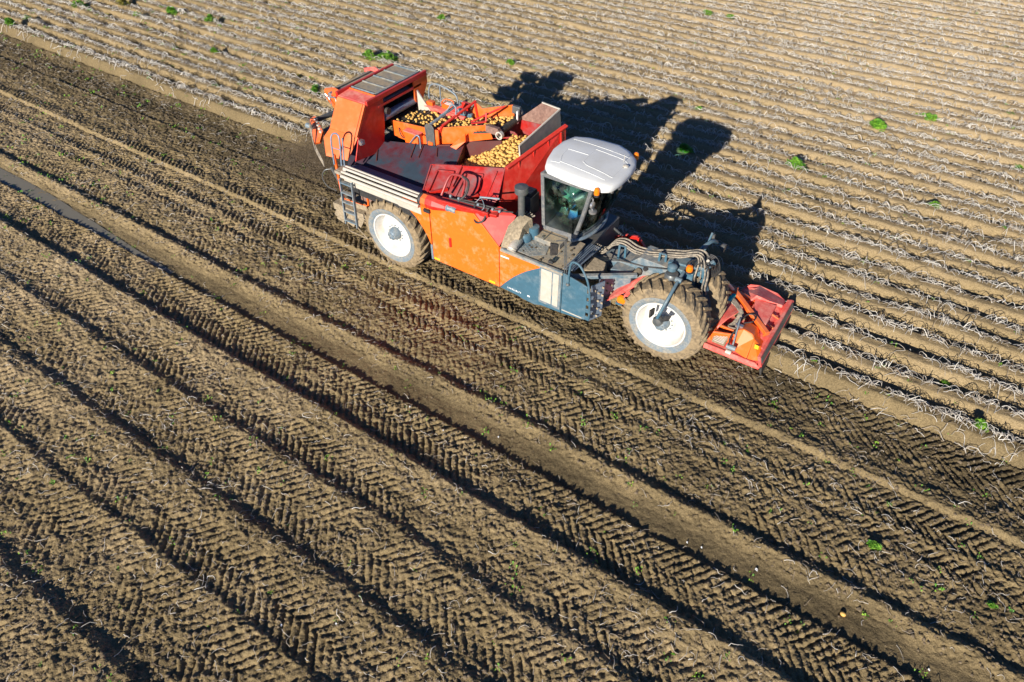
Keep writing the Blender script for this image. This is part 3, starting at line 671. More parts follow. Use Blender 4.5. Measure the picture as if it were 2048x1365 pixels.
b = MB(); b.hexa([(1.57, -1.0, 1.35), (2.02, -.75, 1.35), (1.96, -.42, 1.35), (1.52, -.45, 1.35)], [(1.59, -1.0, 1.70), (2.0, -.78, 1.68), (1.93, -.48, 1.72), (1.56, -.45, 1.74)]); P('battery_box', b, 'mudplate', bevel=.02)
b = MB(); b.box(1.45, 1.62, -.9, -.5, 1.60, 1.76)
for k in range(6): b.box(1.47, 1.60, -.88 + .07 * k, -.85 + .07 * k, 1.765, 1.785)
P('fuse_housing', b, 'black')
b = MB(); b.hexa([(2.12, -.62, .95), (2.36, -.55, .98), (2.55, -.45, 1.2), (2.55, -.45, 1.70), (2.10, -.62, 1.70)], [(2.12, -.30, .95), (2.36, -.25, .98), (2.55, -.2, 1.2), (2.55, -.2, 1.70), (2.10, -.30, 1.70)]); P('tool_box', b, 'dusty_blue', bevel=.012)

# neck above the front axle
def profY(pts, y0, y1, m, name, bev=.01, parent=H):
    b = MB(); b.prism(pts, 'y', y0, y1); return P(name, b, m, parent, bevel=bev)
neck = profY([(1.35, 1.25), (2.35, 1.28), (2.55, 1.42), (3.15, 1.62), (3.30, 1.68), (3.36, 2.00), (3.10, 2.02), (2.62, 2.02), (2.40, 1.80), (1.6, 1.52), (1.35, 1.5)], -.28, .28, 'dusty_blue', 'neck_beam', .015)
b = MB(); b.box(3.28, 3.85, -.24, .24, 1.45, 2.05); b.bar((3.3, 0, 2.08), (3.9, 0, 2.15), .3, .06); P('neck_head', b, 'blue', neck, bevel=.02)
b = MB(); b.lathe([(.0, 0), (.13, 0), (.15, .03), (.155, .42), (.13, .46), (0, .47)], (3.44, -.40, 1.56), 'z', 24, caps=False); P('accumulator', b, 'steel', neck, smooth=True)
b = MB(); b.lathe([(0, 0), (.10, .0), (.11, .10), (.07, .14), (0, .15)], (3.40, -.33, 2.05), 'z', 16, caps=False); b.box(3.28, 3.36, -.3, -.2, 2.05, 2.2); P('swivel_cap', b, 'blue', neck, smooth=True)
b = MB(); b.tube([(1.75, -.30, 1.72), (2.3, -.32, 1.80), (2.75, -.30, 1.84), (3.3, -.33, 2.02)], .014, 6); b.lathe([(.0, 0), (.06, 0), (.05, -.05), (0, -.05)], (2.80, -.29, 1.80), 'y', 12, caps=False); P('rod', b, 'black', neck)
b = MB(); b.lathe([(0, -.09), (.08, -.08), (.08, .08), (0, .09)], (2.66, -.42, 1.70), 'y', 14, caps=False); P('pivot_pin', b, 'mudplate', neck, smooth=True)
for (x, z) in ((2.06, 1.85), (3.02, 2.02)):
    b = MB(); b.bar((x, -.16, z - .2), (x, -.16, z + .22), .04, .05); b.bar((x + .14, -.10, z - .2), (x + .12, -.10, z + .18), .04, .05); b.bar((x, -.16, z + .21), (x + .12, -.10, z + .18), .04, .03); P('hose_bracket', b, 'blue', neck, bevel=.005)
b = MB()
for k in range(7):
    oy = -.09 + .03 * (k % 5) * 1.6 + random.uniform(-.02, .02); oz = .035 * (k % 3) + random.uniform(-.02, .02); r = random.choice([.024, .018, .014])
    b.tube(smooth_path([(1.25, .0 + oy, 1.62 + oz), (1.62, 0 + oy, 1.60 + oz), (1.85, .02 + oy, 1.90 + oz), (2.10, .02 + oy, 2.00 + oz), (2.40, .02 + oy, 1.92 + oz), (2.75, .03 + oy, 1.96 + oz), (3.1, .03 + oy, 2.10 + oz), (3.45, .05 + oy, 2.20 + oz), (3.75 + .02 * k, .06 + oy, 2.36 + oz), (3.88 + .035 * k, .02 + oy * 1.6, 2.30 - .04 * k + oz), (3.92 + .03 * k + random.uniform(-.05, .05), -.02 + oy * 2, 2.0 - .05 * k), (3.86 + .035 * k + random.uniform(-.08, .08), .1 + oy * 2, 1.80 - .06 * k)], 5), r, 7)
P('hydraulic_hoses', b, 'hose', neck, smooth=True)
b = MB()
for k in range(9):
    x0_ = 3.62 + .05 * k; b.tube(smooth_path([(x0_, -.12 + .03 * (k % 3), 2.08), (x0_ + .06, -.18 + .05 * (k % 4), 2.28 + .02 * (k % 3)), (x0_ + .16, -.05 + .07 * (k % 3), 2.2), (x0_ + .14, .05 + .04 * k, 1.85), (x0_ + .05, .12 + .03 * k, 1.6)], 4), .014, 6)
P('steering_hoses', b, 'black', neck, smooth=True)
b = MB(); b.box(3.86, 4.08, -.12, .18, 1.95, 2.2); b.bar((3.95, -.1, 2.1), (4.15, .1, 2.3), .08, .1); b.bar((3.9, .1, 2.0), (4.12, .05, 1.5), .1, .14)
P('linkage_block', b, 'blue', neck, bevel=.015)
b = MB()
for k in range(5): b.tube(smooth_path([(3.85, .1 + .05 * k, 2.3), (4.05 + .02 * k, .15 + .04 * k, 2.25), (4.12 + .03 * k, .2 + .03 * k, 1.9), (4.02, .25 + .03 * k, 1.55)], 5), .017, 6)
P('hose_loops', b, 'black', neck, smooth=True)
b = MB(); b.lathe([(.0, 0), (.09, 0), (.09, .04), (0, .04)], (3.74, -.22, 2.06), 'z', 16, caps=False); b.bar((3.74, -.22, 2.06), (3.66, -.1, 1.9), .04, .04)
bc = P('beacon_base', b, 'black', neck)
b = MB(); b.lathe([(.075, 0), (.078, .07), (.06, .12), (0, .14)], (3.74, -.22, 2.10), 'z', 20, caps=False); P('beacon_lens', b, 'amber', bc, smooth=True)
b = MB(); b.tube([(3.67, -.35, 2.12), (3.67, -.65, 2.05), (3.69, -1.0, 1.98), (3.66, -1.16, 1.80), (3.59, -1.2, 1.50), (3.56, -1.2, 1.36)], .036, 10); b.lathe([(.06, -.07), (.06, .07)], (3.67, -.60, 2.06), 'x', 10)
st = P('hub_strut', b, 'blue', smooth=True)
b = MB(); b.hexa([(3.40, -1.20, 1.30), (3.42, -1.02, 1.28), (3.42, -1.02, 1.46), (3.40, -1.20, 1.50)], [(3.37, -1.20, 1.30), (3.38, -1.02, 1.28), (3.38, -1.02, 1.46), (3.36, -1.20, 1.50)])
b.hexa([(3.66, -1.18, 1.32), (3.78, -1.10, 1.34), (3.82, -1.08, 1.48), (3.70, -1.14, 1.48)], [(3.67, -1.20, 1.32), (3.79, -1.12, 1.34), (3.83, -1.10, 1.48), (3.71, -1.16, 1.48)]); P('rubber_flap', b, 'black', st, split=True)
b = MB(); b.lathe([(0, -.1), (.10, -.08), (.12, .0), (.10, .06), (0, .08)], (3.58, -1.16, 1.28), 'y', 20, caps=False); P('sensor_drum', b, 'steel', st, smooth=True)
# steering fender
b = MB(); b.hexa([(2.20, -.85, 1.02), (2.32, -.85, 1.14), (2.78, -.55, 1.50), (2.92, -.35, 1.62)], [(2.18, -.55, 1.04), (2.30, -.55, 1.18), (2.72, -.30, 1.54), (2.86, -.15, 1.66)])
b.hexa([(2.20, -.86, .96), (2.20, -.86, 1.03), (2.92, -.38, 1.64), (2.95, -.36, 1.56)], [(2.19, -.88, .96), (2.19, -.88, 1.03), (2.91, -.40, 1.64), (2.94, -.38, 1.56)])
P('front_fender', b, 'dusty_red', bevel=.008)
b = MB(); b.lathe([(0, -.05), (.10, -.03), (.12, .02), (.1, .06), (0, .06)], (2.53, -.78, 1.10), 'y', 14, caps=False); o = P('side_lamp', b, 'amber', smooth=True)
b = MB(); b.box(2.42, 2.66, -.84, -.70, .98, 1.03); P('lamp_base', b, 'blue', o)
b = MB(); b.bar((2.60, -.72, 1.28), (2.80, -.60, 1.42), .10, .06); b.box(2.58, 2.68, -.80, -.7, 1.2, 1.3); P('fender_bracket', b, 'dusty_red')
# far side front: lifting arm, lamp arm, far red step frame
b = MB(); b.tube(smooth_path([(3.60, .25, 2.05), (3.70, .55, 2.20), (3.80, .85, 2.25), (3.83, 1.15, 2.05)], 4), .045, 8); b.tube([(3.6, .3, 1.9), (3.7, .8, 2.0), (3.74, .95, 2.4)], .025, 6)
la = P('lamp_arm', b, 'blue', smooth=True)
b = MB(); b.lathe([(.03, 0), (.09, .05), (.10, .12), (.0, .13)], (3.92, 1.18, 1.96), 'x', 14, caps=False); b.box(3.74, 3.80, .96, 1.02, 2.22, 2.34); P('headlamp', b, 'steel', la, smooth=True, split=True)
b = MB(); b.bar((3.2, .30, 1.7), (3.95, .62, 1.75), .14, .16); b.bar((3.7, .1, 1.6), (4.05, .2, 1.2), .12, .2); b.bar((3.95, .15, 1.6), (4.3, .25, .75), .12, .12); b.bar((4.0, .75, 1.5), (4.35, 1.0, .7), .1, .1)
P('lift_linkage', b, 'blue', bevel=.01)
b = MB(); b.bar((.85, 1.05, 1.05), (1.60, 1.25, 1.30), .06, .08); b.bar((1.60, 1.25, 1.32), (1.92, 1.25, 1.38), .07, .09); b.bar((1.92, 1.25, 1.38), (2.2, 1.22, 1.08), .07, .09); b.bar((1.6, 1.2, 1.15), (2.15, 1.2, 1.1), .2, .05)
P('far_step_frame', b, 'red', bevel=.01)
b = MB(); b.tube([(1.15, .95, 1.75), (1.55, 1.15, 1.35)], .03, 8); b.tube([(.98, .85, 1.95), (1.15, .95, 1.75)], .018, 8); P('step_damper', b, 'steel', smooth=True)

# cab ---------------------------------------------------------------------
cab = MB(); bt = [(.30, -.55), (1.08, -.52), (1.20, -.25), (1.26, .15), (1.25, .55), (1.12, .95), (1.0, 1.15), (.25, 1.15)]
cab.hexa([(x, y, 1.95) for x, y in bt], [(x, y, 2.10) for x, y in bt])
cabo = P('cab', cab, 'cabframe', bevel=.015)
tp = [(.22, -.56), (1.44, -.58), (1.62, -.25), (1.68, .15), (1.66, .55), (1.52, .98), (1.40, 1.12), (.18, 1.12)]
def cc(i, f): a = bt[i]; c = tp[i]; return (a[0] + (c[0] - a[0]) * f, a[1] + (c[1] - a[1]) * f, 2.10 + (3.50 - 2.10) * f)
def bow(i, f):  # windshield belly
    p = cc(i, f); k = (.10 if 1 < i < 6 else .02) * math.sin(math.pi * f) ; return (p[0] + k, p[1], p[2])
b = MB()
for i in (0, 7): b.bar(cc(i, 0), cc(i, 1), .07, .08, up=(1, 0, 0))
b.tube([bow(1, t / 8) for t in range(9)], .05, 8); b.tube([bow(6, t / 8) for t in range(9)], .038, 8)
b.bar(cc(0, .02), cc(1, .02), .05, .10); b.bar(cc(0, .97), cc(1, .97), .05, .08); b.bar(cc(7, .02), cc(6, .02), .05, .10); b.bar(cc(0, .02), cc(7, .02), .05, .1); b.bar(cc(0, .97), cc(7, .97), .05, .1)
P('pillars', b, 'cabframe', cabo, smooth=True)
b = MB(); b.tube(smooth_path([(1.06, -.60, 2.06), (1.22, -.30, 2.02), (1.30, .15, 2.0), (1.28, .6, 2.0), (1.12, 1.02, 2.04)], 5), .045, 10); P('windshield_trim', b, 'hub', cabo, smooth=True)
def sheet(rows, name, m, parent):
    b = MB(); nr = len(rows); nc = len(rows[0]); vs = [p for r in rows for p in r]
    b.add(vs, [(i * nc + j, i * nc + j + 1, (i + 1) * nc + j + 1, (i + 1) * nc + j) for i in range(nr - 1) for j in range(nc - 1)])
    me = P(name, b, m, parent, smooth=True); sdm = me.modifiers.new('thickness', 'SOLIDIFY'); sdm.thickness = .006; return me
sheet([[cc(0, t), cc(1, t)] for t in (.04, .5, .96)], 'side_window', 'glass', cabo)
sheet([[bow(i, t) for i in range(1, 7)] for t in np.linspace(.02, .98, 9)], 'windshield', 'glass', cabo)
sheet([[cc(7, t), cc(6, t)] for t in (.04, .5, .96)], 'far_side_window', 'glass', cabo)
sheet([[cc(0, t), cc(7, t)] for t in (.35, .96)], 'rear_window', 'glass', cabo)
b = MB(); b.bar(cc(0, .17), cc(7, .17), .03, .46); P('rear_panel', b, 'interior', cabo)
# roof: stacked outlines
oc = [(165, 440), (185, 370), (250, 265), (350, 185), (480, 130), (650, 140), (820, 178), (1000, 230), (1100, 295), (1165, 380), (1160, 450), (1100, 530), (1000, 620), (930, 665), (870, 690), (790, 690), (690, 668), (560, 630), (400, 570), (280, 520), (190, 480)]
ro = [W(1060 + x / 5.46, 250 + y / 5.46, Z=3.62)[:2] for x, y in oc]; rcx = sum(p[0] for p in ro) / len(ro); rcy = sum(p[1] for p in ro) / len(ro)
b = MB(); lay = [(.92, 3.47), (.985, 3.49), (1.0, 3.53), (1.0, 3.585), (.985, 3.625), (.95, 3.655), (.86, 3.68), (.6, 3.705), (.3, 3.715)]
rings = [[(rcx + (x - rcx) * s_, rcy + (y - rcy) * s_, z_) for x, y in ro] for s_, z_ in lay]; n_ = len(ro)
vs = [p for r in rings for p in r]; fs = [(i * n_ + k, i * n_ + (k + 1) % n_, (i + 1) * n_ + (k + 1) % n_, (i + 1) * n_ + k) for i in range(len(rings) - 1) for k in range(n_)]
fs += [tuple(range(n_)), tuple((len(rings) - 1) * n_ + k for k in range(n_))]
b.add(vs, fs); roof = P('roof', b, 'roofwhite', cabo, smooth=True)
b = MB()
def rz(p):
    d = math.hypot(p[0] - rcx, p[1] - rcy); 
    if d < 1e-6: return 3.715
    ux, uy = (p[0] - rcx) / d, (p[1] - rcy) / d; best = 9
    for k in range(len(ro)):
        ax0, ay0 = ro[k][0] - rcx, ro[k][1] - rcy; bx0, by0 = ro[(k + 1) % len(ro)][0] - rcx, ro[(k + 1) % len(ro)][1] - rcy
        ex, ey = bx0 - ax0, by0 - ay0; den = ux * ey - uy * ex
        if abs(den) < 1e-9: continue
        t = (ax0 * ey - ay0 * ex) / den; v_ = (ax0 * uy - ay0 * ux) / den
        if t > 0 and -.001 <= v_ <= 1.001: best = min(best, t)
    return float(np.interp(d / best, [0, .3, .6, .86, .95, .985, 1], [3.715, 3.715, 3.705, 3.68, 3.655, 3.625, 3.585]))
def rl(pts, th=.016, z=3.695):
    q = [W(1060 + x / 5.46, 250 + y / 5.46, Z=z) for x, y in pts]
    for a, c_ in zip(q[:-1], q[1:]):
        for k in range(6):
            u0, u1 = k / 6, (k + 1) / 6; pa = [a[i] + (c_[i] - a[i]) * u0 for i in (0, 1)]; pb_ = [a[i] + (c_[i] - a[i]) * u1 for i in (0, 1)]
            b.bar((pa[0], pa[1], rz(pa)), (pb_[0], pb_[1], rz(pb_)), th, .012)
rl([(415, 265), (640, 340)]); rl([(330, 400), (820, 600)], .014); rl([(230, 385), (330, 415)]); rl([(720, 275), (580, 410), (620, 450), (900, 575)]); rl([(720, 275), (1040, 390), (1080, 430)]); rl([(480, 150), (1090, 360)], .014); rl([(1040, 430), (900, 575)]); rl([(330, 400), (350, 330), (415, 265)])
P('roof_ribs', b, 'roofwhite', roof)
for (x, y, z) in ((1.60, -.66, 3.42), (1.62, 1.14, 3.42)):
    b = MB(); b.lathe([(0, 0), (.06, 0), (.065, .05), (0, .05)], (x, y, z), 'z', 14, caps=False); b.tube([(x, y, z), (x - .12, y * .85, z - .02)], .018, 6); o = P('beacon', b, 'black', cabo)
    b = MB(); b.lathe([(.06, 0), (.064, .09), (.05, .14), (0, .165)], (x, y, z + .05), 'z', 18, caps=False); P('beacon_lens', b, 'amber', o, smooth=True)
b = MB(); b.lathe([(0, -.03), (.075, -.02), (.08, .03), (0, .05)], (1.52, -.66, 3.18), 'x', 14, caps=False); b.lathe([(0, -.03), (.085, -.02), (.09, .03), (0, .05)], (1.55, -.66, 3.02), 'z', 14, caps=False); b.tube([(1.5, -.60, 3.3), (1.53, -.66, 3.0)], .015, 6)
P('work_light', b, 'chrome', cabo, smooth=True)
b = MB(); b.lathe([(0, 0), (.055, 0), (.06, .04), (0, .06)], (1.74, .36, 3.67), 'z', 16, caps=False); b.box(1.58, 1.72, .26, .34, 3.66, 3.69); b.tube([(1.62, .50, 3.66), (1.62, .50, 3.86)], .006, 5); P('roof_antenna', b, 'cream', cabo)
b = MB(); b.lathe([(0, -.02), (.06, 0), (.06, .05), (0, .06)], (1.72, -.22, 3.38), 'x', 12, caps=False); b.lathe([(0, -.02), (.06, 0), (.06, .05), (0, .06)], (1.79, .0, 3.38), 'x', 12, caps=False); P('front_work_light', b, 'chrome', cabo, smooth=True, split=True)
# interior
b = MB(); b.hexa([(.36, -.05, 2.48), (.84, -.05, 2.48), (.84, .46, 2.48), (.36, .46, 2.48)], [(.34, -.05, 2.60), (.84, -.05, 2.60), (.84, .46, 2.60), (.34, .46, 2.60)]); b.hexa([(.28, -.03, 2.6), (.38, -.03, 2.6), (.38, .44, 2.6), (.28, .44, 2.6)], [(.24, .0, 3.2), (.32, .0, 3.2), (.32, .42, 3.2), (.24, .42, 3.2)])
b.box(.5, .8, .2, .45, 2.1, 2.5); P('driver_seat', b, 'seat', cabo, bevel=.04)
b = MB(); b.lathe([(0, .05), (.16, .05), (.24, .04), (.26, 0), (.24, -.05), (0, -.06)], (.80, -.14, 2.28), 'z', 20, caps=False); P('seat_cushion', b, 'seat', cabo, smooth=True)
b = MB(); b.box(.30, 1.08, -.48, 1.05, 2.1, 2.13); b.hexa([(1.02, .0, 2.1), (1.20, .0, 2.1), (1.20, .7, 2.1), (1.02, .7, 2.1)], [(1.08, .1, 2.50), (1.16, .1, 2.50), (1.16, .6, 2.50), (1.08, .6, 2.50)]); b.box(.45, .95, -.10, .02, 2.7, 2.76); b.box(.6, 1.0, .62, .82, 2.55, 2.75); P('cab_interior', b, 'interior', cabo, bevel=.01)
b = MB()
for k in range(7):
    x = .52 + .07 * k; y = -.28 + .03 * math.sin(k * 2.1); b.hexa([(x, y, 2.45), (x + .09, y - .03, 2.47), (x + .10, y + .14, 2.50), (x, y + .12, 2.52)], [(x, y, 2.46), (x + .09, y - .03, 2.50), (x + .1, y + .14, 2.53), (x, y + .12, 2.53)])
P('crumpled_papers', b, 'paper', cabo)
b = MB(); b.bar((.34, -.30, 2.86), (1.20, -.40, 2.80), .03, .04); b.bar(bow(1, .08), bow(1, .55), .04, .06); P('inner_rail', b, 'paper', cabo)
b = MB(); b.tube([(1.02 + .0 * k, .35 + .19 * math.cos(k * math.pi / 10), 2.88 + .12 * math.sin(k * math.pi / 10)) for k in range(21)], .014, 6); b.tube([(1.1, .35, 2.8), (1.02, .35, 2.88)], .03, 8); P('steering_wheel', b, 'black', cabo, smooth=True)
# ------------------------------------------------------------------ bunker
A0 = (-.97, -.27, 3.10); A1 = (-.46, 1.60, 3.55)      # top edge of the front wall
FL = W(862, 328, Z=2.75); BL = W(843, 389, Z=2.30); BR = (-1.00, -.95, 2.25)
def dz(p, z): return (p[0], p[1], z)
b = MB(); b.hexa([A0, A1, (-.40, 1.60, 1.95), (-.80, -.9, 1.95), ], [(A0[0] - .04, A0[1], A0[2]), (A1[0] - .04, A1[1], A1[2]), (-.44, 1.60, 1.95), (-.84, -.9, 1.95)])
bk = P('bunker_wall', b, 'red', bevel=.006, label='red front wall of the bunker, darkened in colour for shade, behind the cab')
b = MB()
def onwall(y, f, off=.03):   # a point on the wall, f = 0 top .. 1 bottom
    t = (y - A0[1]) / (A1[1] - A0[1]); x = A0[0] + (A1[0] - A0[0]) * t; z = A0[2] + (A1[2] - A0[2]) * t
    return (x + off + f * .12, y, z + (1.95 - z) * f)
for y in (.1, .55, 1.0, 1.4): b.bar(onwall(y, .05), onwall(y, .9), .05, .04, up=(1, 0, 0))
b.bar(onwall(-.25, .02), onwall(1.6, .02), .05, .04)
b.bar(onwall(-.1, .55), onwall(1.5, .55), .06, .05)
P('wall_ribs', b, 'red', bk, bevel=.005)
bl = [(-.93, .26, 3.44), (-.66, 1.62, 3.87), (-.60, 1.62, 3.40), (-.90, .26, 3.12)]
b = MB(); b.hexa(bl, [(x - .025, y, z) for x, y, z in bl]); P('bunker_extension', b, 'steel', bevel=.004)
b = MB(); b.bar(bl[0], bl[1], .03, .03); b.bar(bl[0], bl[3], .03, .03); P('extension_rim', b, 'cream')
b = MB(); b.hexa([(-.66, 1.60, 3.86), (-1.16, 1.60, 3.90), (-1.85, 1.60, 3.30), (-1.9, 1.6, 2.5), (-.55, 1.60, 2.5)], [(-.66, 1.63, 3.86), (-1.16, 1.63, 3.90), (-1.85, 1.63, 3.30), (-1.9, 1.63, 2.5), (-.55, 1.63, 2.5)])
P('bunker_side_plate', b, 'brownplate', bevel=.004)
b = MB(); b.bar((-.66, 1.615, 3.87), (-1.16, 1.615, 3.91), .03, .03); P('side_plate_rim', b, 'cream')
# near flap with pressed frames
b = MB(); fl = [FL, (A0[0], A0[1], A0[2]), BR, BL]
FL2 = (FL[0] + .12, FL[1] + .03, FL[2] + .03); FL3 = (FL[0] + .02, FL[1] - .05, FL[2] - .07)
b.plate([FL3, FL2, A0, (-.86, -.75, 2.55), BR, BL], .03); flp = P('bunker_flap', b, 'redworn', bevel=.006)
def onflap(u, v, off=0.0):
    a = V3(FL).lerp(V3(A0), u); c = V3(BL).lerp(V3(BR), u); p = a.lerp(c, v)
    nn = (V3(A0) - V3(FL)).cross(V3(BL) - V3(FL)).normalized(); nn = nn if nn.z > 0 else -nn
    return p + nn * off
b = MB()
for (u0, u1) in ((.13, .36), (.53, .76)):
    b.bar(onflap(u0, .22, .03), onflap(u0 - .03, .92, .05), .05, .06); b.bar(onflap(u0, .2, .02), onflap(u1, .2, .02), .03, .04); b.bar(onflap(u1, .2, .02), onflap(u1, .9, .02), .03, .04)
b.bar(onflap(.44, .02, .03), onflap(.41, .6, .04), .05, .06); b.bar(onflap(.02, .03, .01), onflap(.99, .02, .01), .03, .03); b.bar(onflap(.01, .03, .01), onflap(.01, .97, .01), .03, .03); b.bar(onflap(.92, .1, .02), onflap(.9, .9, .02), .04, .05)
P('flap_ribs', b, 'redworn', flp, bevel=.004)
# cylinders and hoses in front of the flap
b = MB(); b.bar((-2.35, -1.52, 2.46), (-.45, -1.28, 2.60), .30, .07); b.bar((-2.3, -1.56, 2.50), (-.6, -1.50, 2.62), .06, .12)
lg_ = P('flap_ledge', b, 'red', bevel=.01)
b = MB()
for u in (.36, .80):
    p = onflap(u, .70, .05); b.bar((p.x - .25, -1.35, 2.50), p, .07, .08)
P('flap_strut', b, 'red', lg_, bevel=.005, split=True)
b = MB()
b.tube(smooth_path([(-2.0, -1.40, 2.60), (-1.95, -1.15, 2.95), (-1.85, -1.05, 3.02), (-1.60, -1.05, 3.02), (-1.50, -1.15, 2.9), (-1.48, -1.35, 2.62)], 5), .03, 8); P('hose_arch', b, 'redworn', lg_, smooth=True)
b = MB()
b.tube(smooth_path([(-1.62, -1.05, 3.05), (-1.42, -1.1, 3.0), (-1.36, -1.28, 2.8), (-1.5, -1.42, 2.62)], 5), .028, 8)
b.tube(smooth_path([(-1.75, -1.42, 2.63), (-1.3, -1.40, 2.66), (-.95, -1.36, 2.66), (-.5, -1.28, 2.66), (-.2, -1.1, 2.62)], 5), .022, 8)
b.tube(smooth_path([(-1.05, -1.38, 2.7), (-1.0, -1.50, 2.5), (-.85, -1.64, 2.42), (-.68, -1.60, 2.5), (-.66, -1.42, 2.72)], 5), .022, 8)
b.tube(smooth_path([(-1.5, -1.38, 2.66), (-1.1, -1.34, 2.70), (-.7, -1.30, 2.70), (-.35, -1.15, 2.66)], 5), .018, 8)
P('flap_hoses', b, 'black', lg_, smooth=True)
b = MB(); b.tube([(-1.0, -1.25, 2.82), (-.55, -1.12, 2.86)], .022, 8); b.tube(smooth_path([(-1.05, -1.35, 2.72), (-.95, -1.28, 2.82), (-.78, -1.4, 2.72), (-.85, -1.5, 2.6)], 4), .009, 6)
for x in (-1.72, -1.5, -.98, -.6, -.42): b.lathe([(0, -.02), (.035, -.02), (.035, .03), (0, .03)], (x, -1.40 + (x + 1.7) * .07, 2.68), 'x', 8, caps=False)
P('fittings', b, 'hub', lg_, smooth=True)
# far bunker side and floor, dark
b = MB(); b.plate([(-3.0, 1.58, 3.25), (-.5, 1.58, 3.4), (-.5, 1.58, 2.0), (-3.0, 1.58, 2.0)], .03, d=(0, .02, 0)); P('bunker_back', b, 'redworn')
b = MB(); b.box(-3.0, -.75, -1.2, 1.56, 1.75, 1.8); P('bunker_floor', b, 'slat')
# inner far wall (rises to the belt) and inner rear wall
def WPl(px, py, q, nn):
    d = _F * 1365.0 + _R * (px - 1024.0) - _U * (py - 682.5); nn = np.array(nn); t = float(np.dot(np.array(q) - CAM, nn) / np.dot(d, nn)); p = CAM + d * t
    return (float(p[0]), float(p[1]), float(p[2]))
q0 = (0, -1.12, 2.07); n0 = (0, -.43, 1)
t1, t2, t3, t4, t5, t6, f1, f3, f4 = [WPl(x, y, q0, n0) for x, y in ((706, 275), (765, 281), (874, 293), (901, 292), (931, 271), (931, 284), (694, 334), (845, 381), (905, 352))]
t7 = W(1003, 282, Y=.95)
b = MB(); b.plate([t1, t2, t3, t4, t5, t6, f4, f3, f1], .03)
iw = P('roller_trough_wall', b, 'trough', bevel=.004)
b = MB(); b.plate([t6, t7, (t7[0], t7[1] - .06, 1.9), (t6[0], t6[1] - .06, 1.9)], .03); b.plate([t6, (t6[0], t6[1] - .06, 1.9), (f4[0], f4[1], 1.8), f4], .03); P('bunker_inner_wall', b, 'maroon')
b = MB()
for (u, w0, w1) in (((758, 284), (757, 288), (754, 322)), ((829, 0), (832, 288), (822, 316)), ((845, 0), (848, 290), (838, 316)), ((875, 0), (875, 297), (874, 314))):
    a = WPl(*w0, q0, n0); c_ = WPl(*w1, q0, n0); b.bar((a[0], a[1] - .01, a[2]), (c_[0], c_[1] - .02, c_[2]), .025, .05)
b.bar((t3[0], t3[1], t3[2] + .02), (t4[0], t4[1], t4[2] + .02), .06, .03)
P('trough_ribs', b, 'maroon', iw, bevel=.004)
b = MB(); b.lathe([(0, -.03), (.05, -.03), (.055, .03), (0, .04)], W(722, 287, Z=2.95), 'y', 14, caps=False); b.box(*(lambda p: (p[0], p[0] + .12, p[1] - .05, p[1] + .05, p[2] - .05, p[2] + .06))(W(720, 284, Z=2.92))); P('rear_light', b, 'chrome')

# roller table -------------------------------------------------------------
b = MB()
for k in range(7):
    y = -1.355 + .085 * k; z = 2.36 - .035 * k; b.tube([(-5.0 - .02 * k, y, z), (-2.50 - .03 * k, y, z)], .036, 8)
rt = P('roller_table', b, 'slat', smooth=True)
b = MB()
for y, z, r in ((-1.66, 2.27, .045), (-1.62, 2.37, .036), (-1.535, 2.43, .034), (-1.445, 2.44, .034)): b.tube([(-5.0, y, z), (-2.5, y, z)], r, 10)
P('edge_bar', b, 'cream', rt, smooth=True, split=True)
b = MB(); b.box(-5.0, -3.1, -1.6, -1.52, 2.02, 2.18); P('lower_bar', b, 'cream', rt, bevel=.012)
b = MB(); b.box(-5.0, -2.5, -1.50, -1.47, 1.75, 2.33); b.box(-5.0, -2.5, -1.46, -.7, 1.72, 1.76); P('sun_block_skirt', b, 'black', rt)  # added panel that keeps sun from reaching the trough under the bars
b = MB(); b.hexa([(-3.2, -1.6, 2.0), (-2.5, -1.6, 2.0), (-2.5, -1.5, 2.0), (-3.2, -1.5, 2.0)], [(-3.5, -1.62, 2.28), (-2.5, -1.62, 2.28), (-2.5, -1.5, 2.28), (-3.5, -1.5, 2.28)]); b.lathe([(0, 0), (.1, 0), (.1, .1), (0, .1)], (-5.0, -1.5, 2.35), 'x', 14, caps=False); P('table_frame', b, 'cream', rt, split=True)
b = MB(); b.box(-5.25, -5.02, -1.64, -1.25, 2.26, 2.34); b.box(-5.22, -5.05, -1.6, -1.3, 2.345, 2.36); P('rear_step', b, 'deck', rt, bevel=.01)
b = MB(); b.lathe([(.14, 0), (.155, .02), (.155, .07), (.14, .09)], (-2.52, -1.55, 2.42), 'x', 20); P('bearing_ring', b, 'black', rt, smooth=True)
b = MB(); b.lathe([(.15, .0), (.17, .02), (.17, .16)], (-2.43, -1.55, 2.42), 'x', 8); P('gear_flange', b, 'orange', rt, bevel=.01)
b = MB(); b.lathe([(.165, .0), (.17, .2), (.09, .52), (.085, .56)], (-2.28, -1.55, 2.44), 'x', 8); P('drive_cone', b, 'red', rt, bevel=.008)
b = MB(); b.lathe([(.08, 0), (.09, .04), (.075, .06), (.075, .24), (.06, .26), (0, .26)], (-1.72, -1.56, 2.46), 'x', 18, caps=False); P('hydraulic_motor', b, 'hub', rt, smooth=True)
b = MB(); b.box(-2.38, -2.20, -1.66, -1.60, 2.16, 2.24); P('marker_lamp', b, 'black')
b = MB(); b.box(-4.55, -4.0, -1.45, -1.35, 1.75, 2.05); b.bar((-5.3, -1.5, 2.7), (-5.27, -1.5, 1.42), .05, .07); b.bar((-4.45, -1.42, 2.15), (-4.45, -1.42, 1.40), .04, .05); b.bar((-5.25, -1.5, 1.45), (-4.45, -1.42, 1.45), .03, .03); b.bar((-4.45, -1.42, 1.42), (-3.7, -1.3, 1.8), .03, .03)
P('rear_frame', b, 'orange', bevel=.006)
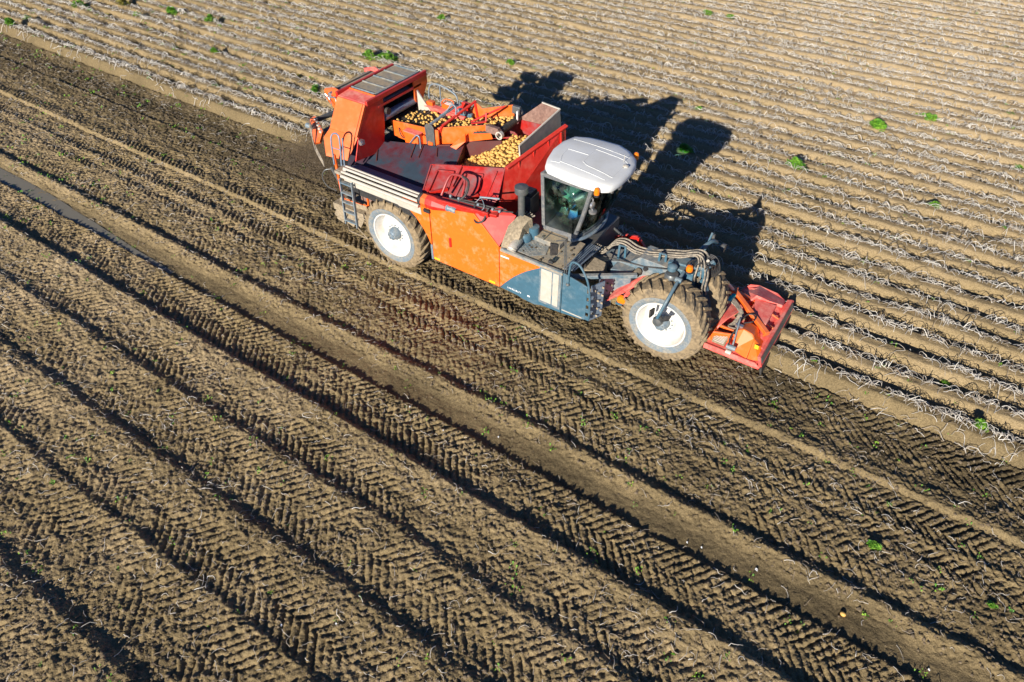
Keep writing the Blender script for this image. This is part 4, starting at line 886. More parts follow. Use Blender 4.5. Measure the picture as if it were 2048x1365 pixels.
b = MB(); b.box(-4.7, -3.2, -1.40, -1.2, 1.55, 2.0); P('under_table_beam', b, 'brownplate')
# ladder
b = MB(); b.bar((-5.02, -1.70, 2.22), (-5.02, -1.78, .92), .03, .07); b.bar((-4.62, -1.70, 2.22), (-4.62, -1.78, .92), .03, .07)
lad = P('ladder', b, 'hub', bevel=.006)
b = MB()
for k in range(5): z = 2.12 - .27 * k; y = -1.705 - .016 * k; b.box(-5.01, -4.63, y - .04, y + .05, z - .015, z + .02)
P('rung', b, 'dusty_blue', lad, split=True)
b = MB(); b.tube([(-5.0, -1.76, .95), (-4.95, -1.78, .72), (-4.3, -1.78, .70)], .015, 6); b.tube([(-4.63, -1.78, .95), (-4.3, -1.78, .70)], .015, 6); P('step_strap', b, 'mudplate', lad)

# hood ---------------------------------------------------------------------
TL = (-5.89, -.53, 3.70); TR = (-4.93, -.52, 3.70); MR = W(716, 275, Z=3.05); ML = W(659, 257, Z=3.05); LL = W(647, 275, Z=2.85); LB = W(652, 312, Z=2.5); RB = W(695, 322, Z=2.5)
b = MB(); b.plate([TL, TR, MR, ML], .03); b.plate([ML, MR, RB, LB, LL], .03); hd = P('hood_side', b, 'orange', bevel=.008)
b = MB(); b.bar((TR[0] - .02, TR[1] - .03, TR[2]), (MR[0] - .02, MR[1] - .03, MR[2]), .05, .05); b.bar((TR[0] - .10, TR[1] - .02, TR[2]), (MR[0] - .10, MR[1] - .02, MR[2]), .015, .02); P('hood_edge', b, 'orange', hd, bevel=.008)
b = MB(); b.plate([(-4.94, -.50, 3.68), (-4.94, .12, 3.68), (-4.94, .05, 2.95), (-4.94, -.10, 2.3), (-4.94, -1.15, 2.45), (MR[0] + .0, MR[1] + .03, MR[2])], .03, d=(-.03, 0, 0)); P('hood_front', b, 'red', hd, bevel=.006)
b = MB(); b.plate([(-5.89, -.50, 3.71), (-4.93, -.49, 3.71), (-4.93, -.06, 3.74), (-5.91, -.08, 3.74)], .03); P('hood_roof', b, 'dusty_red', hd, bevel=.006)
b = MB(); b.box(-5.95, -5.88, -.52, 1.65, 3.66, 3.80); b.box(-4.98, -4.91, -.50, 1.83, 3.66, 3.78); b.box(-4.99, -4.93, -.1, 1.6, 3.45, 3.52); rl_ = P('hood_rails', b, 'red', hd, bevel=.01)
b = MB(); b.box(-5.88, -4.98, -.10, -.05, 3.70, 3.765); P('cross_rail', b, 'orange', hd, bevel=.008)
b = MB(); b.box(-5.87, -5.02, -.03, 1.66, 3.735, 3.745); gr = P('sieve_grate', b, 'belt', hd)
b = MB()
for k in range(60):
    y = -.02 + k * .028; b.box(-5.86, -5.03, y, y + .015, 3.748, 3.766)
P('grate_bars', b, 'mesh', gr)
b = MB()
for k in range(5): y = -.03 + k * .415; b.box(-5.87, -5.02, y, y + .035, 3.745, 3.785)
b.box(-5.10, -5.02, -.03, 1.66, 3.745, 3.78); P('grate_frame', b, 'dusty_blue', gr, bevel=.004)
b = MB()
for k in range(4): y = .06 + k * .415; b.box(-5.82, -5.14, y, y + .27, 3.764, 3.769)
P('dried_mud', b, 'deck', gr)
b = MB(); b.plate([(-4.93, 1.28, 3.74), (-4.93, 1.84, 3.77), (-4.93, 1.86, 3.45), (-4.93, 1.55, 2.95), (-4.93, 1.30, 3.1)], .04, d=(-.04, 0, 0)); P('hood_end_plate', b, 'orange', hd, bevel=.006)
b = MB(); b.plate([(-4.90, 1.36, 3.4), (-4.90, 1.40, 3.4), (-4.6, 1.5, 2.85), (-4.9, 1.36, 2.85)], .02); P('end_gusset', b, 'cream', hd)
b = MB(); b.box(-5.9, -5.86, -.45, 1.6, 2.2, 3.7); b.box(-5.9, -4.95, 1.62, 1.66, 2.0, 3.7); b.box(-5.85, -5.0, -1.0, 1.55, 2.0, 2.05); P('hood_shell', b, 'belt', hd)
b = MB(); b.tube([(-5.05, .15, 3.10), (-5.05, 1.4, 3.10)], .11, 14); b.tube([(-5.25, .15, 3.35), (-5.25, 1.4, 3.35)], .09, 14); P('feed_roller', b, 'slat', hd, smooth=True)
b = MB(); b.tube([(-5.02, .10, 3.45), (-5.02, .10, 3.60), (-4.95, .12, 3.62)], .03, 8); b.lathe([(0, 0), (.09, 0), (.09, .08), (0, .08)], (-4.92, .16, 3.30), 'x', 14, caps=False); P('roller_motor', b, 'black', hd, smooth=True)
# handrails on the hood
b = MB(); b.tube(smooth_path([(-5.30, -1.55, 2.45), (-5.31, -1.50, 3.05), (-5.28, -1.45, 3.22), (-5.15, -1.42, 3.26), (-5.06, -1.45, 3.12), (-5.04, -1.55, 2.50)], 5), .022, 8); b.tube([(-4.98, -1.42, 3.2), (-4.96, -1.53, 2.5)], .018, 6); b.tube([(-5.3, -1.52, 2.9), (-5.06, -1.5, 2.9)], .012, 6)
P('handrail', b, 'slat', smooth=True)
# rear: upper return roller with brackets
b = MB()
ax_ = [(-6.95, .02), (-6.80, .02), (-6.3, -.02), (-5.95, -.05)]
b.hexa([(-6.93, -.02, 3.42), (-6.55, -.05, 3.55), (-5.95, -.25, 3.60), (-5.93, -.45, 3.30), (-6.45, -.20, 3.10), (-6.85, -.05, 3.20)], [(-6.93, .04, 3.46), (-6.55, .01, 3.58), (-5.95, -.19, 3.64), (-5.93, -.39, 3.34), (-6.45, -.14, 3.14), (-6.85, .01, 3.24)])
rb = P('rear_bracket', b, 'orange', bevel=.01)
b = MB(); b.lathe([(0, -.06), (.06, -.05), (.06, .05), (0, .05)], (-6.55, -.14, 3.45), 'y', 12, caps=False); b.tube(smooth_path([(-6.7, -.15, 3.35), (-6.5, -.22, 3.4), (-6.3, -.25, 3.45), (-6.2, -.3, 3.3)], 4), .02, 6); b.tube([(-6.75, -.16, 3.42), (-6.6, -.16, 3.3), (-6.4, -.3, 3.25)], .015, 6); P('rear_fittings', b, 'chrome', rb, smooth=True)
b = MB(); b.hexa([(-6.90, 1.50, 3.50), (-6.5, 1.50, 3.62), (-5.95, 1.45, 3.45), (-6.2, 1.50, 3.2), (-6.85, 1.50, 3.25)], [(-6.90, 1.56, 3.50), (-6.5, 1.56, 3.62), (-5.95, 1.51, 3.45), (-6.2, 1.56, 3.2), (-6.85, 1.56, 3.25)]); P('rear_bracket', b, 'dusty_red', bevel=.01)
b = MB(); b.tube([(-6.62, .03, 3.40), (-6.62, 1.5, 3.40)], .10, 14); b.box(-6.60, -6.35, .05, 1.48, 3.46, 3.50); b.box(-6.3, -6.0, .1, 1.45, 3.1, 3.3)
rr = P('return_roller', b, 'black', smooth=True)
b = MB(); b.box(-6.66, -6.58, .1, 1.42, 3.495, 3.512); b.bar((-6.45, .1, 3.515), (-6.45, 1.42, 3.515), .05, .02); P('mud_streak', b, 'deck', rr)
# rear: lower intake arm
b = MB(); b.hexa([(-7.55, .02, 2.36), (-7.40, .12, 2.44), (-6.45, -.52, 2.52), (-6.40, -.75, 2.3), (-6.62, -.75, 2.2), (-7.45, -.15, 2.2)], [(-7.55, .02, 2.30), (-7.40, .12, 2.38), (-6.45, -.46, 2.46), (-6.40, -.69, 2.24), (-6.62, -.69, 2.14), (-7.45, -.09, 2.14)])
la2 = P('rear_intake_arm', b, 'orange', bevel=.008)
b = MB()
for k in range(4):
    b.tube(smooth_path([(-7.35 + .12 * k, -.02 - .10 * k, 2.42), (-7.15 + .1 * k, -.30 - .05 * k, 2.58 - .03 * k), (-6.85 + .04 * k, -.60 - .02 * k, 2.46), (-6.55 + .03 * k, -.80 - .03 * k, 2.22 - .03 * k), (-6.1, -1.0, 1.9 - .04 * k)], 4), .015, 6)
P('intake_hoses', b, 'hose', la2, smooth=True)
b = MB(); b.lathe([(0, 0), (.07, 0), (.08, .06), (.06, .10), (.045, .28), (0, .3)], (-7.50, -.45, 2.42), 'x', 14, caps=False); P('intake_motor', b, 'hub', la2, smooth=True).location = (.34, .02, .03)
la2.location = (-.26, 0, .02)
b = MB(); b.tube([(-7.35, .05, 2.34), (-7.15, 1.3, 2.34)], .07, 12); b.box(-7.1, -6.0, .0, 1.4, 2.0, 2.15); P('intake_roller', b, 'steel', la2, smooth=True)
b = MB()
for k in range(5): b.box(-7.2 + .16 * k, -7.12 + .16 * k, -.12 - .11 * k, -.05 - .11 * k, 2.44, 2.50)
P('yellow_valves', b, 'cream', la2, bevel=.004)
b = MB(); b.tube(smooth_path([(-5.55, -1.45, 2.2), (-5.72, -1.55, 2.15), (-5.80, -1.6, 1.95), (-5.65, -1.62, 1.75), (-5.35, -1.6, 1.7)], 5), .012, 6); b.bar((-5.55, -1.45, 2.25), (-5.3, -1.5, 1.95), .05, .1); P('rear_guard_loop', b, 'steel', smooth=True)
b = MB()
for k in range(5): b.bar((-5.9 + .2 * k, -.9, .95), (-6.35 + .2 * k, -.9 - .1 * (k % 2), .18), .05, .22)
b.box(-6.2, -4.9, -1.1, 1.2, .6, .8); P('rear_scrapers', b, 'mudplate')

# conveyors ------------------------------------------------------------------
c1a = W(779, 222, Z=2.86); 
def belt(p0, p1, y0, y1, m='belt', th=.05):
    b = MB(); (xa, za), (xb, zb) = p0, p1
    b.hexa([(xa, y0, za - th), (xb, y0, zb - th), (xb, y1, zb - th), (xa, y1, za - th)], [(xa, y0, za), (xb, y0, zb), (xb, y1, zb), (xa, y1, za)])
    n = int((xb - xa) / .09)
    for k in range(n):
        t = (k + .3) / n; x = xa + (xb - xa) * t; z = za + (zb - za) * t; b.bar((x, y0, z + .006), (x, y1, z + .006), .02, .018)
    return b
N1 = .42; F1 = 1.50
cv = P('sorting_belt', belt((-5.15, 2.86), (-3.45, 2.86), N1, F1), 'belt')
b = MB(); nw = [W(774, 235, Y=N1), W(810, 242, Y=N1), W(843, 250, Y=N1), W(896, 259, Y=N1)]
b.hexa([(-5.02, N1 - .04, 2.93), (-3.45, N1 - .04, 3.06), (-3.45, N1 - .04, 2.42), (-5.0, N1 - .04, 2.50)], [(-5.02, N1, 2.93), (-3.45, N1, 3.06), (-3.45, N1, 2.42), (-5.0, N1, 2.50)]); P('belt_side', b, 'orange', cv, bevel=.008)
b = MB(); b.box(-4.42, -3.98, N1 - .24, N1 - .04, 2.35, 2.86); P('drive_box', b, 'orange', cv, bevel=.012)
b = MB(); b.box(-4.45, -3.95, N1 - .25, N1 - .04, 2.865, 2.885); P('drive_box_lid', b, 'dusty_red', cv, bevel=.006)
b = MB(); b.tube(smooth_path([(-4.75, N1 - .07, 2.80), (-4.66, N1 - .12, 2.66), (-4.6, N1 - .1, 2.58), (-4.5, N1 - .1, 2.66), (-4.52, N1 - .07, 2.8)], 4), .014, 6); b.box(-4.52, -4.515, N1 - .05, N1 - .045, 2.45, 2.95); P('side_hose', b, 'black', cv, smooth=True)
b = MB(); b.hexa([(-5.1, F1, 2.98), (-3.3, F1, 3.02), (-3.3, F1, 2.6), (-5.1, F1, 2.6)], [(-5.1, F1 + .05, 2.98), (-3.3, F1 + .05, 3.02), (-3.3, F1 + .05, 2.6), (-5.1, F1 + .05, 2.6)]); b.box(-5.0, -3.3, F1 - .07, F1 + .12, 2.97, 3.0); P('belt_side', b, 'dusty_red', cv, bevel=.008)
cv2 = P('elevator_belt', belt((-3.45, 2.92), (-1.95, 3.36), .62, 1.50), 'belt')
b = MB(); nwall = [(-3.62, .50, 3.04), W(975, 251, Y=.66), W(985, 279, Y=.66), W(937, 284, Y=.62), (-3.30, .50, 2.55), (-3.62, .50, 2.5)]
b.plate(nwall, .04, d=(0, .03, 0)); P('belt_side', b, 'orange', cv2, bevel=.008)
b = MB(); b.plate([W(900, 294, Y=.30), W(930, 268, Y=.45), W(931, 284, Y=.45), W(912, 300, Y=.32)], .03, d=(0, .03, 0)); P('deflector', b, 'orange', cv2, bevel=.006)
b = MB(); pts = [(-3.35, 1.56, 3.10), (-3.12, 1.56, 3.44), (-2.92, 1.56, 3.32), (-1.98, 1.56, 3.66), (-1.92, 1.56, 3.35), (-3.3, 1.56, 2.85)]; b.hexa(pts, [(x, y + .04, z) for x, y, z in pts]); P('belt_side', b, 'orange', cv2, bevel=.008)
b = MB(); b.bar((-3.40, .50, 3.16), (-3.12, 1.58, 3.47), .06, .05); b.bar((-3.48, .50, 2.95), (-3.40, .50, 3.16), .10, .04); b.bar((-3.12, 1.54, 3.44), (-3.05, 1.54, 3.05), .05, .05); P('cross_bar', b, 'red', cv2, bevel=.01)
b = MB(); b.bar((-2.75, .85, 3.30), (-2.1, 1.4, 3.66), .04, .04); b.bar((-2.65, .72, 3.34), (-2.4, 1.0, 3.34), .08, .03); b.bar((-2.4, 1.0, 3.34), (-2.42, 1.05, 3.55), .04, .04); P('sweeper_bar', b, 'red', cv2, bevel=.008)
b = MB(); hp = W(1003, 270, Y=.66); b.lathe([(.07, -.03), (.10, -.03), (.10, .06), (.05, .07), (0, .05)], (hp[0] - .02, .60, hp[2]), 'y', 18, caps=False); P('end_roller', b, 'cream', cv2, smooth=True)
b = MB(); b.box(hp[0] - .42, hp[0] - .05, .58, .70, hp[2] - .02, hp[2] + .16); b.bar((hp[0] - .05, .64, hp[2] + .12), (hp[0] + .06, .64, hp[2]), .12, .03); P('head_cover', b, 'brownplate', cv2, bevel=.02)
b = MB(); b.tube([(-1.80, .62, 3.34), (-1.80, 1.56, 3.36)], .085, 14); P('head_roller', b, 'belt', cv2, smooth=True)
b = MB(); b.box(-1.98, -1.75, 1.52, 1.62, 3.46, 3.66); b.lathe([(0, 0), (.07, 0), (.07, .08), (0, .08)], (-1.78, 1.58, 3.5), 'y', 12, caps=False); P('far_head_cover', b, 'steel', cv2, bevel=.02)
b = MB(); p_ = W(1035, 236, Z=3.45); b.bar((p_[0], p_[1], 3.30), (p_[0], p_[1], 3.62), .05, .03); P('marker_post', b, 'white', cv2)
# black strap arm over the belts
b = MB(); a_ = W(866, 236, Y=.36); b.hexa([(-3.82, .36, 2.42), (-3.55, .36, 2.42), (-3.55, .36, 3.10), (-3.62, .36, 3.18), (-3.78, .36, 3.18), (-3.85, .36, 3.10)], [(-3.82, .33, 2.42), (-3.55, .33, 2.42), (-3.55, .33, 3.10), (-3.62, .33, 3.18), (-3.78, .33, 3.18), (-3.85, .33, 3.10)])
sa = P('strap_plate', b, 'steel', bevel=.01)
b = MB(); b.bar((-3.68, .36, 3.17), (-3.45, 1.25, 3.42), .05, .05); b.tube(smooth_path([(-3.62, .7, 3.28), (-3.55, .9, 3.36), (-3.45, 1.0, 3.5), (-3.33, 1.0, 3.46), (-3.3, .95, 3.3)], 5), .022, 8); b.bar((-3.40, 1.2, 3.3), (-3.2, 1.2, 3.3), .1, .1); P('strap_arm', b, 'hub', sa, smooth=True)
b = MB(); b.lathe([(0, -.05), (.06, -.04), (.06, .0)], (-3.68, .33, 2.60), 'y', 12, caps=False); b.box(-3.75, -3.6, .30, .34, 2.62, 2.72); P('strap_motor', b, 'orange', sa, smooth=True)
b = MB(); b.tube(smooth_path([(-4.28, .18, 2.55), (-3.98, .10, 2.88), (-3.90, .10, 2.92), (-3.84, .10, 2.85), (-3.84, .10, 2.4)], 4), .018, 8); P('handle_bar', b, 'slat', smooth=True)
# far walkway with rails and boxes
b = MB(); b.tube(smooth_path([(-4.80, 1.72, 2.9), (-4.78, 1.72, 3.35), (-4.60, 1.72, 3.52), (-4.3, 1.72, 3.52), (-3.90, 1.72, 3.40), (-3.82, 1.72, 3.2), (-3.82, 1.72, 2.85)], 5), .022, 8); b.tube([(-4.4, 1.72, 3.52), (-4.4, 1.72, 2.9)], .018, 6)
b.tube([(-3.78, 1.75, 2.85), (-3.78, 1.75, 3.25), (-3.28, 1.75, 3.25), (-3.25, 1.75, 2.9)], .02, 6); P('far_handrail', b, 'hub', smooth=True)
b = MB(); b.box(-4.95, -3.1, 1.62, 2.0, 2.55, 2.6); b.box(-3.62, -3.4, 1.62, 1.72, 2.6, 3.3); b.bar((-3.9, 1.55, 3.02), (-3.45, 1.7, 3.25), .06, .08); P('far_walkway', b, 'red', bevel=.01)
b = MB(); b.box(-4.25, -3.85, 1.56, 1.75, 3.0, 3.12); b.box(-4.72, -4.52, 1.50, 1.64, 3.0, 3.10); b.tube(smooth_path([(-4.3, 1.6, 3.1), (-4.25, 1.72, 3.18), (-4.0, 1.74, 3.18), (-3.88, 1.6, 3.1)], 4), .018, 6); o = P('control_box', b, 'orange', bevel=.015)
b = MB(); b.box(-4.18, -3.92, 1.60, 1.64, 3.122, 3.13); b.box(-4.18, -3.92, 1.67, 1.71, 3.122, 3.13); P('box_buttons', b, 'white', o)
b = MB(); b.box(-3.55, -3.15, 1.40, 1.50, 3.05, 3.16); P('blue_case', b, 'blue', bevel=.02)

# ------------------------------------------------------------------ haulm topper
b = MB(); b.box(4.52, 5.70, -.45, 1.62, .46, .54); tp_ = P('haulm_topper', b, 'dusty_red', bevel=.01, label='red haulm topper carried ahead of the front wheels')
b = MB(); b.hexa([(4.50, -.50, .44), (5.76, -.50, .44), (5.78, -.50, .50), (5.66, -.48, .56), (5.3, -.48, .56), (4.5, -.48, .56)], [(4.50, -.46, .44), (5.76, -.46, .44), (5.78, -.46, .50), (5.66, -.44, .56), (5.3, -.44, .56), (4.5, -.44, .56)]); P('near_skid', b, 'dusty_red', tp_, bevel=.008)
bcv = [W(1464, 700, Z=.54), W(1492, 719, Z=.54), W(1509, 678, Z=.90), W(1505, 669, Z=.97), W(1488, 658, Z=1.0), W(1472, 662, Z=.95)]
b = MB(); b.hexa(bcv, [(x, y + .42, z - .10) for x, y, z in bcv]); P('belt_cover', b, 'sun_toned_cover', tp_, bevel=.02)
ecv = [W(1493, 719, Z=.54), W(1518, 728, Z=.50), W(1522, 695, Z=.72), W(1508, 678, Z=.88)]
b = MB(); b.hexa(ecv, [(x, y + .40, z - .10) for x, y, z in ecv]); oc_ = P('end_cover', b, 'sun_toned_cover', tp_, bevel=.02)
b = MB(); st4 = [W(1508, 697, Z=.76), W(1516, 700, Z=.74), W(1518, 693, Z=.80), W(1510, 689, Z=.82)]; b.plate(st4, .01); P('warning_sticker', b, 'yellow', oc_)
# domed rear shell, open towards the middle
b = MB()
dome = [(4.40, .42), (4.42, .62), (4.50, .76), (4.62, .84)]
b.hexa([(4.38, -.30, .52), (4.60, -.30, .52), (4.60, 1.20, .52), (4.34, 1.0, .52)], [(4.44, -.25, .80), (4.60, -.22, .84), (4.60, 1.15, .84), (4.42, .95, .80)])
b.hexa([(4.55, -.30, .50), (5.05, -.12, .50), (5.05, -.06, .50), (4.55, -.24, .50)], [(4.55, -.30, .80), (5.05, -.12, .80), (5.05, -.06, .80), (4.55, -.24, .80)]); P('gear_housing', b, 'orange', tp_, bevel=.05)
b = MB(); oo = [W(1413, 668, Z=.60), W(1421, 643, Z=.66), W(1434, 619, Z=.72), W(1452, 602, Z=.80), W(1463, 592, Z=.90)]; ii = [W(1432, 660, Z=.72), W(1443, 648, Z=.86), W(1455, 638, Z=.95), W(1470, 628, Z=1.0), W(1482, 620, Z=1.0)]
for k in range(4): b.plate([oo[k], oo[k + 1], ii[k + 1], ii[k]], .04, d=(0, 0, -.04))
P('rear_cowl', b, 'dusty_red', tp_, bevel=.008)
b = MB(); fo = [(1480, 598), (1484, 578), (1501, 568), (1520, 570), (1556, 586), (1571, 601), (1566, 612), (1540, 602), (1514, 594), (1494, 606)]; fz = [.60, .72, .84, .86, .84, .78, .86, .96, .98, .86]
pp_ = [W(x, y, Z=z) for (x, y), z in zip(fo, fz)]; b.hexa([(x, y, z - .09) for x, y, z in pp_], pp_); P('far_cowl', b, 'dusty_red', tp_, bevel=.03)
b = MB()
for (a1_, a2_) in (((1421, 657), (1476, 681)), ((1432, 648), (1470, 664))): b.bar(W(*a1_, Z=.74), W(*a2_, Z=.72), .05, .06)
P('frame_rail', b, 'orange', tp_, bevel=.008, split=True)
b = MB(); b.lathe([(0, .0), (.24, .0), (.26, .08), (.2, .14), (0, .16)], (4.86, .25, .50), 'z', 24, caps=False); P('gearbox', b, 'mudplate', tp_, smooth=True)
tr4 = [W(1423, 682, Z=.62), W(1448, 692, Z=.60), W(1459, 675, Z=.70), W(1430, 658, Z=.72)]; b = MB(); b.plate(tr4, .04)
o = P('valve_tray', b, 'mudplate', tp_, bevel=.01)
b = MB()
for k in range(7):
    f_ = (k + .7) / 8; pa_ = V3(tr4[0]).lerp(V3(tr4[3]), f_) + Vector((.03, 0, .03)); pb_ = V3(tr4[1]).lerp(V3(tr4[2]), f_) + Vector((-.03, 0, .03)); b.bar(pa_, pb_, .022, .02)
b.lathe([(0, 0), (.05, 0), (.05, .12), (0, .12)], (5.0, -.5, .6), 'x', 10, caps=False); P('tray_bars', b, 'cream', o)
b = MB(); b.lathe([(0, 0), (.06, .0), (.06, .2), (0, .2)], (4.98, -.46, .72), 'x', 12, caps=False); b.tube(smooth_path([(5.1, -.46, .72), (5.05, -.2, .95), (5.0, .05, 1.1), (4.98, .2, 1.05)], 4), .02, 6); P('topper_motor', b, 'hub', tp_, smooth=True)
# long body and front shield
def prof_hex(px, y0, y1): 
    return [(x, y0, z) for x, z in px], [(x, y1, z) for x, z in px]
b = MB(); b.hexa(*prof_hex([(5.05, .5), (5.10, .66), (5.30, .76), (5.52, .74), (5.66, .62), (5.66, .5)], -.02, 1.72)); P('rotor_cover', b, 'dusty_red', tp_, bevel=.03)
b = MB(); b.hexa(*prof_hex([(5.66, .76), (5.72, .78), (5.82, .50), (5.76, .48)], -.48, 1.80)); b.hexa(*prof_hex([(5.60, .70), (5.74, .74), (5.76, .70), (5.62, .66)], -.1, 1.85)); P('front_shield', b, 'dusty_red', tp_, bevel=.008)
b = MB(); b.hexa(*prof_hex([(5.735, .74), (5.79, .60), (5.80, .61), (5.75, .75)], -.45, 1.75)); P('shield_strip', b, 'steel', tp_, split=True)
b = MB(); b.hexa(*prof_hex([(5.78, .52), (5.83, .54), (5.86, .34), (5.83, .34)], -.52, 1.85)); P('rubber_curtain', b, 'black', tp_)
fd = [(4.60, .50), (4.62, .66), (4.72, .80), (4.90, .88), (5.12, .84), (5.40, .76), (5.62, .66), (5.66, .5)]
b = MB(); b.hexa([(x, 1.60, z) for x, z in fd], [(x, 1.64, z) for x, z in fd])
b.hexa([(4.56, 1.30, .48), (4.74, 1.62, .48), (5.62, 1.88, .48), (5.62, 1.60, .48)], [(4.68, 1.40, .78), (4.86, 1.60, .88), (5.55, 1.80, .70), (5.5, 1.5, .74)]); P('far_cover', b, 'dusty_red', tp_, bevel=.06)
# headstock: two orange arms from the apex, raised plate
apx = (4.50, 1.08, 1.02); bb = (5.62, .22, .86); cc_ = (5.02, 1.20, .80)
b = MB(); b.bar(apx, bb, .11, .10); b.bar((4.52, 1.10, 1.0), cc_, .10, .08); b.box(4.42, 4.58, .98, 1.18, .92, 1.06); b.bar((5.5, .34, .62), (5.62, .25, .86), .08, .05)
hs = P('headstock', b, 'orange', tp_, bevel=.012)
b = MB(); q_ = [W(1511, 597, Z=.92), W(1553, 611, Z=.92), W(1532, 650, Z=.92), W(1505, 632, Z=.92)]; b.plate(q_, .10, d=(0, 0, -.10)); P('headstock_plate', b, 'dusty_red', tp_, bevel=.012)
b = MB()
for y in (.62, 1.0): b.bar((5.45, y, .82), (5.66, y - .02, .76), .05, .03)
P('shield_hinge', b, 'orange', tp_, bevel=.01)
b = MB(); b.tube([(4.02, .02, 2.32), (4.50, 1.05, 1.04)], .036, 10); b.tube([(4.25, .40, 1.80), (4.33, .34, 1.74)], .012, 6); P('top_link', b, 'cream', tp_, smooth=True)
b = MB()
for k in range(6):
    b.tube(smooth_path([(4.05, .75 + .02 * k, .92), (4.35, .70 + .03 * k, .98), (4.62, .62 + .03 * k, 1.02), (4.86 + .02 * k, .45, .98), (4.86 + .02 * k, .22, .86), (4.80 + .03 * k, .05, .82), (5.0, -.06, .92)], 5), .017, 6)
ho = P('topper_hoses', b, 'hose', tp_, smooth=True)
b = MB(); p_ = (4.56, .70, 1.04); b.tube([(4.53, .58, 1.02), (4.58, .86, 1.06)], .05, 8); P('hose_wrap', b, 'teal', ho, smooth=True)
b = MB(); b.tube(smooth_path([(5.05, .15, .95), (5.25, .3, 1.0), (5.2, .48, 1.02), (5.05, .45, .98), (5.0, .25, .92)], 5), .014, 6); b.tube(smooth_path([(5.05, -.1, 1.0), (4.98, -.3, .9), (5.02, -.5, .78)], 4), .018, 6); P('hose_loop', b, 'black', tp_, smooth=True)
b = MB(); b.lathe([(0, 0), (.05, 0), (.05, .07), (0, .07)], (5.0, -.02, .96), 'z', 8, caps=False); b.box(4.96, 5.12, -.02, .06, .92, 1.0); P('coupling', b, 'chrome', tp_)

# the topper runs 0.3 m lower and a little farther out than its drawing above
def lower(o):
    for v in o.data.vertices:
        p = np.array(v.co); k = float(sstep(4.0, 4.45, p[0])) * .30; t = (p[2] - k - CAM[2]) / (p[2] - CAM[2]); v.co = CAM + (p - CAM) * t
    for c in o.children: lower(c)
lower(tp_)
# ------------------------------------------------------------------ potatoes
def potato_mesh(seed):
    import bmesh
    bm = bmesh.new(); bmesh.ops.create_icosphere(bm, subdivisions=2, radius=.5); rn = random.Random(seed)
    sx, sy, sz = 1.25, rn.uniform(.85, 1.0), rn.uniform(.75, .9)
    ph = [rn.uniform(0, 6) for _ in range(4)]
    for v in bm.verts:
        k = 1 + .07 * math.sin(v.co.x * 5 + ph[0]) * math.cos(v.co.y * 4 + ph[1]) + .05 * math.sin(v.co.z * 6 + ph[2])
        v.co = Vector((v.co.x * sx * k, v.co.y * sy * k, v.co.z * sz * k))
    me = bpy.data.meshes.new('potato'); bm.to_mesh(me); bm.free(); me.materials.append(M['potato'])
    me.polygons.foreach_set('use_smooth', [True] * len(me.polygons)); return me
PM = [potato_mesh(s) for s in range(5)]
first = [None]
npot = [0]
def potato(p, size, label, group):
    if first[0] is None:
        o = bpy.data.objects.new('potato', PM[0]); first[0] = o
    else:
        o = first[0].copy(); o.data = random.choice(PM)
    C.objects.link(o); o.location = p; o.scale = (size,) * 3; o.rotation_euler = (random.uniform(-.5, .5), random.uniform(-.5, .5), random.uniform(0, 6.3))
    o['label'] = label; o['category'] = 'potato'; o['group'] = group; npot[0] += 1; return o
def heap_z(x, y):
    dx = (x + .95); ridge_ = 3.06 + .10 * sstep(-.2, 1.2, y) - .36 * np.clip(-dx - .25, 0, 3) - .06 * abs(y - .5)
    return np.maximum(ridge_ - .22 * np.clip(-dx - .9, 0, 3), 2.1)
# heap: lumpy mass of potatoes; the ones on its lit crest are single things
sites = []
g = np.random.default_rng(4)
while len(sites) < 1500:
    x = g.uniform(-3.0, -.85); y = g.uniform(-.85, 1.5)
    wx = A0[0] + (A1[0] - A0[0]) * (y - A0[1]) / (A1[1] - A0[1])
    if x > wx - .09: continue
    if y < -.25 and x > -1.3: continue
    z = float(heap_z(x, y))
    ylim = -1.0 + (z - 2.3) * .85 + .18
    if y < ylim: continue
    sites.append((x, y, z + g.uniform(-.03, .03)))
keep = []
for s_ in sites:
    if all((s_[0] - q[0]) ** 2 + (s_[1] - q[1]) ** 2 > .062 ** 2 for q in keep): keep.append(s_)
def camd(p): return (p[0] - CAM[0]) ** 2 + (p[1] - CAM[1]) ** 2 + (p[2] - CAM[2]) ** 2
keep.sort(key=camd)
belt_p = []
def on_belt(x, y):
    if x < -3.45: return 2.86
    return 2.92 + (x + 3.45) / 1.5 * .44
tries = 0
while len(belt_p) < 165 and tries < 6000:
    tries += 1
    if tries % 2: x = g.uniform(-4.95, -3.4); y = np.clip(g.normal(.98 + .12 * (x + 4.2), .26), .52, 1.42)
    else: x = g.uniform(-3.4, -1.85); y = np.clip(g.normal(1.12, .26), .70, 1.44)
    if g.uniform() > .25 + 1.1 * float(vnoise(np.array(x * 3.1), np.array(y * 3.7), 9)): continue
    z = on_belt(x, y) + .035
    if all((x - q[0]) ** 2 + (y - q[1]) ** 2 > .06 ** 2 for q in belt_p): belt_p.append((x, y, z))
for p in belt_p: potato(p, g.uniform(.055, .088), 'yellow potato riding on the dark belts between hood and bunker', 'potatoes on the belts')
for k in range(14):
    x = -1.72 + .35 * g.uniform() ; y = g.uniform(.7, 1.4); potato((x, y, 3.3 - 1.2 * (x + 1.72) - .15 * g.uniform()), .075, 'yellow potato dropping off the belt end into the bunker', 'falling potatoes')
rest = []
for p in keep:
    if npot[0] < 300: potato(p, g.uniform(.070, .10), 'yellow potato on top of the heap in the bunker', 'potatoes in the bunker heap')
    else: rest.append(p)
b = MB()
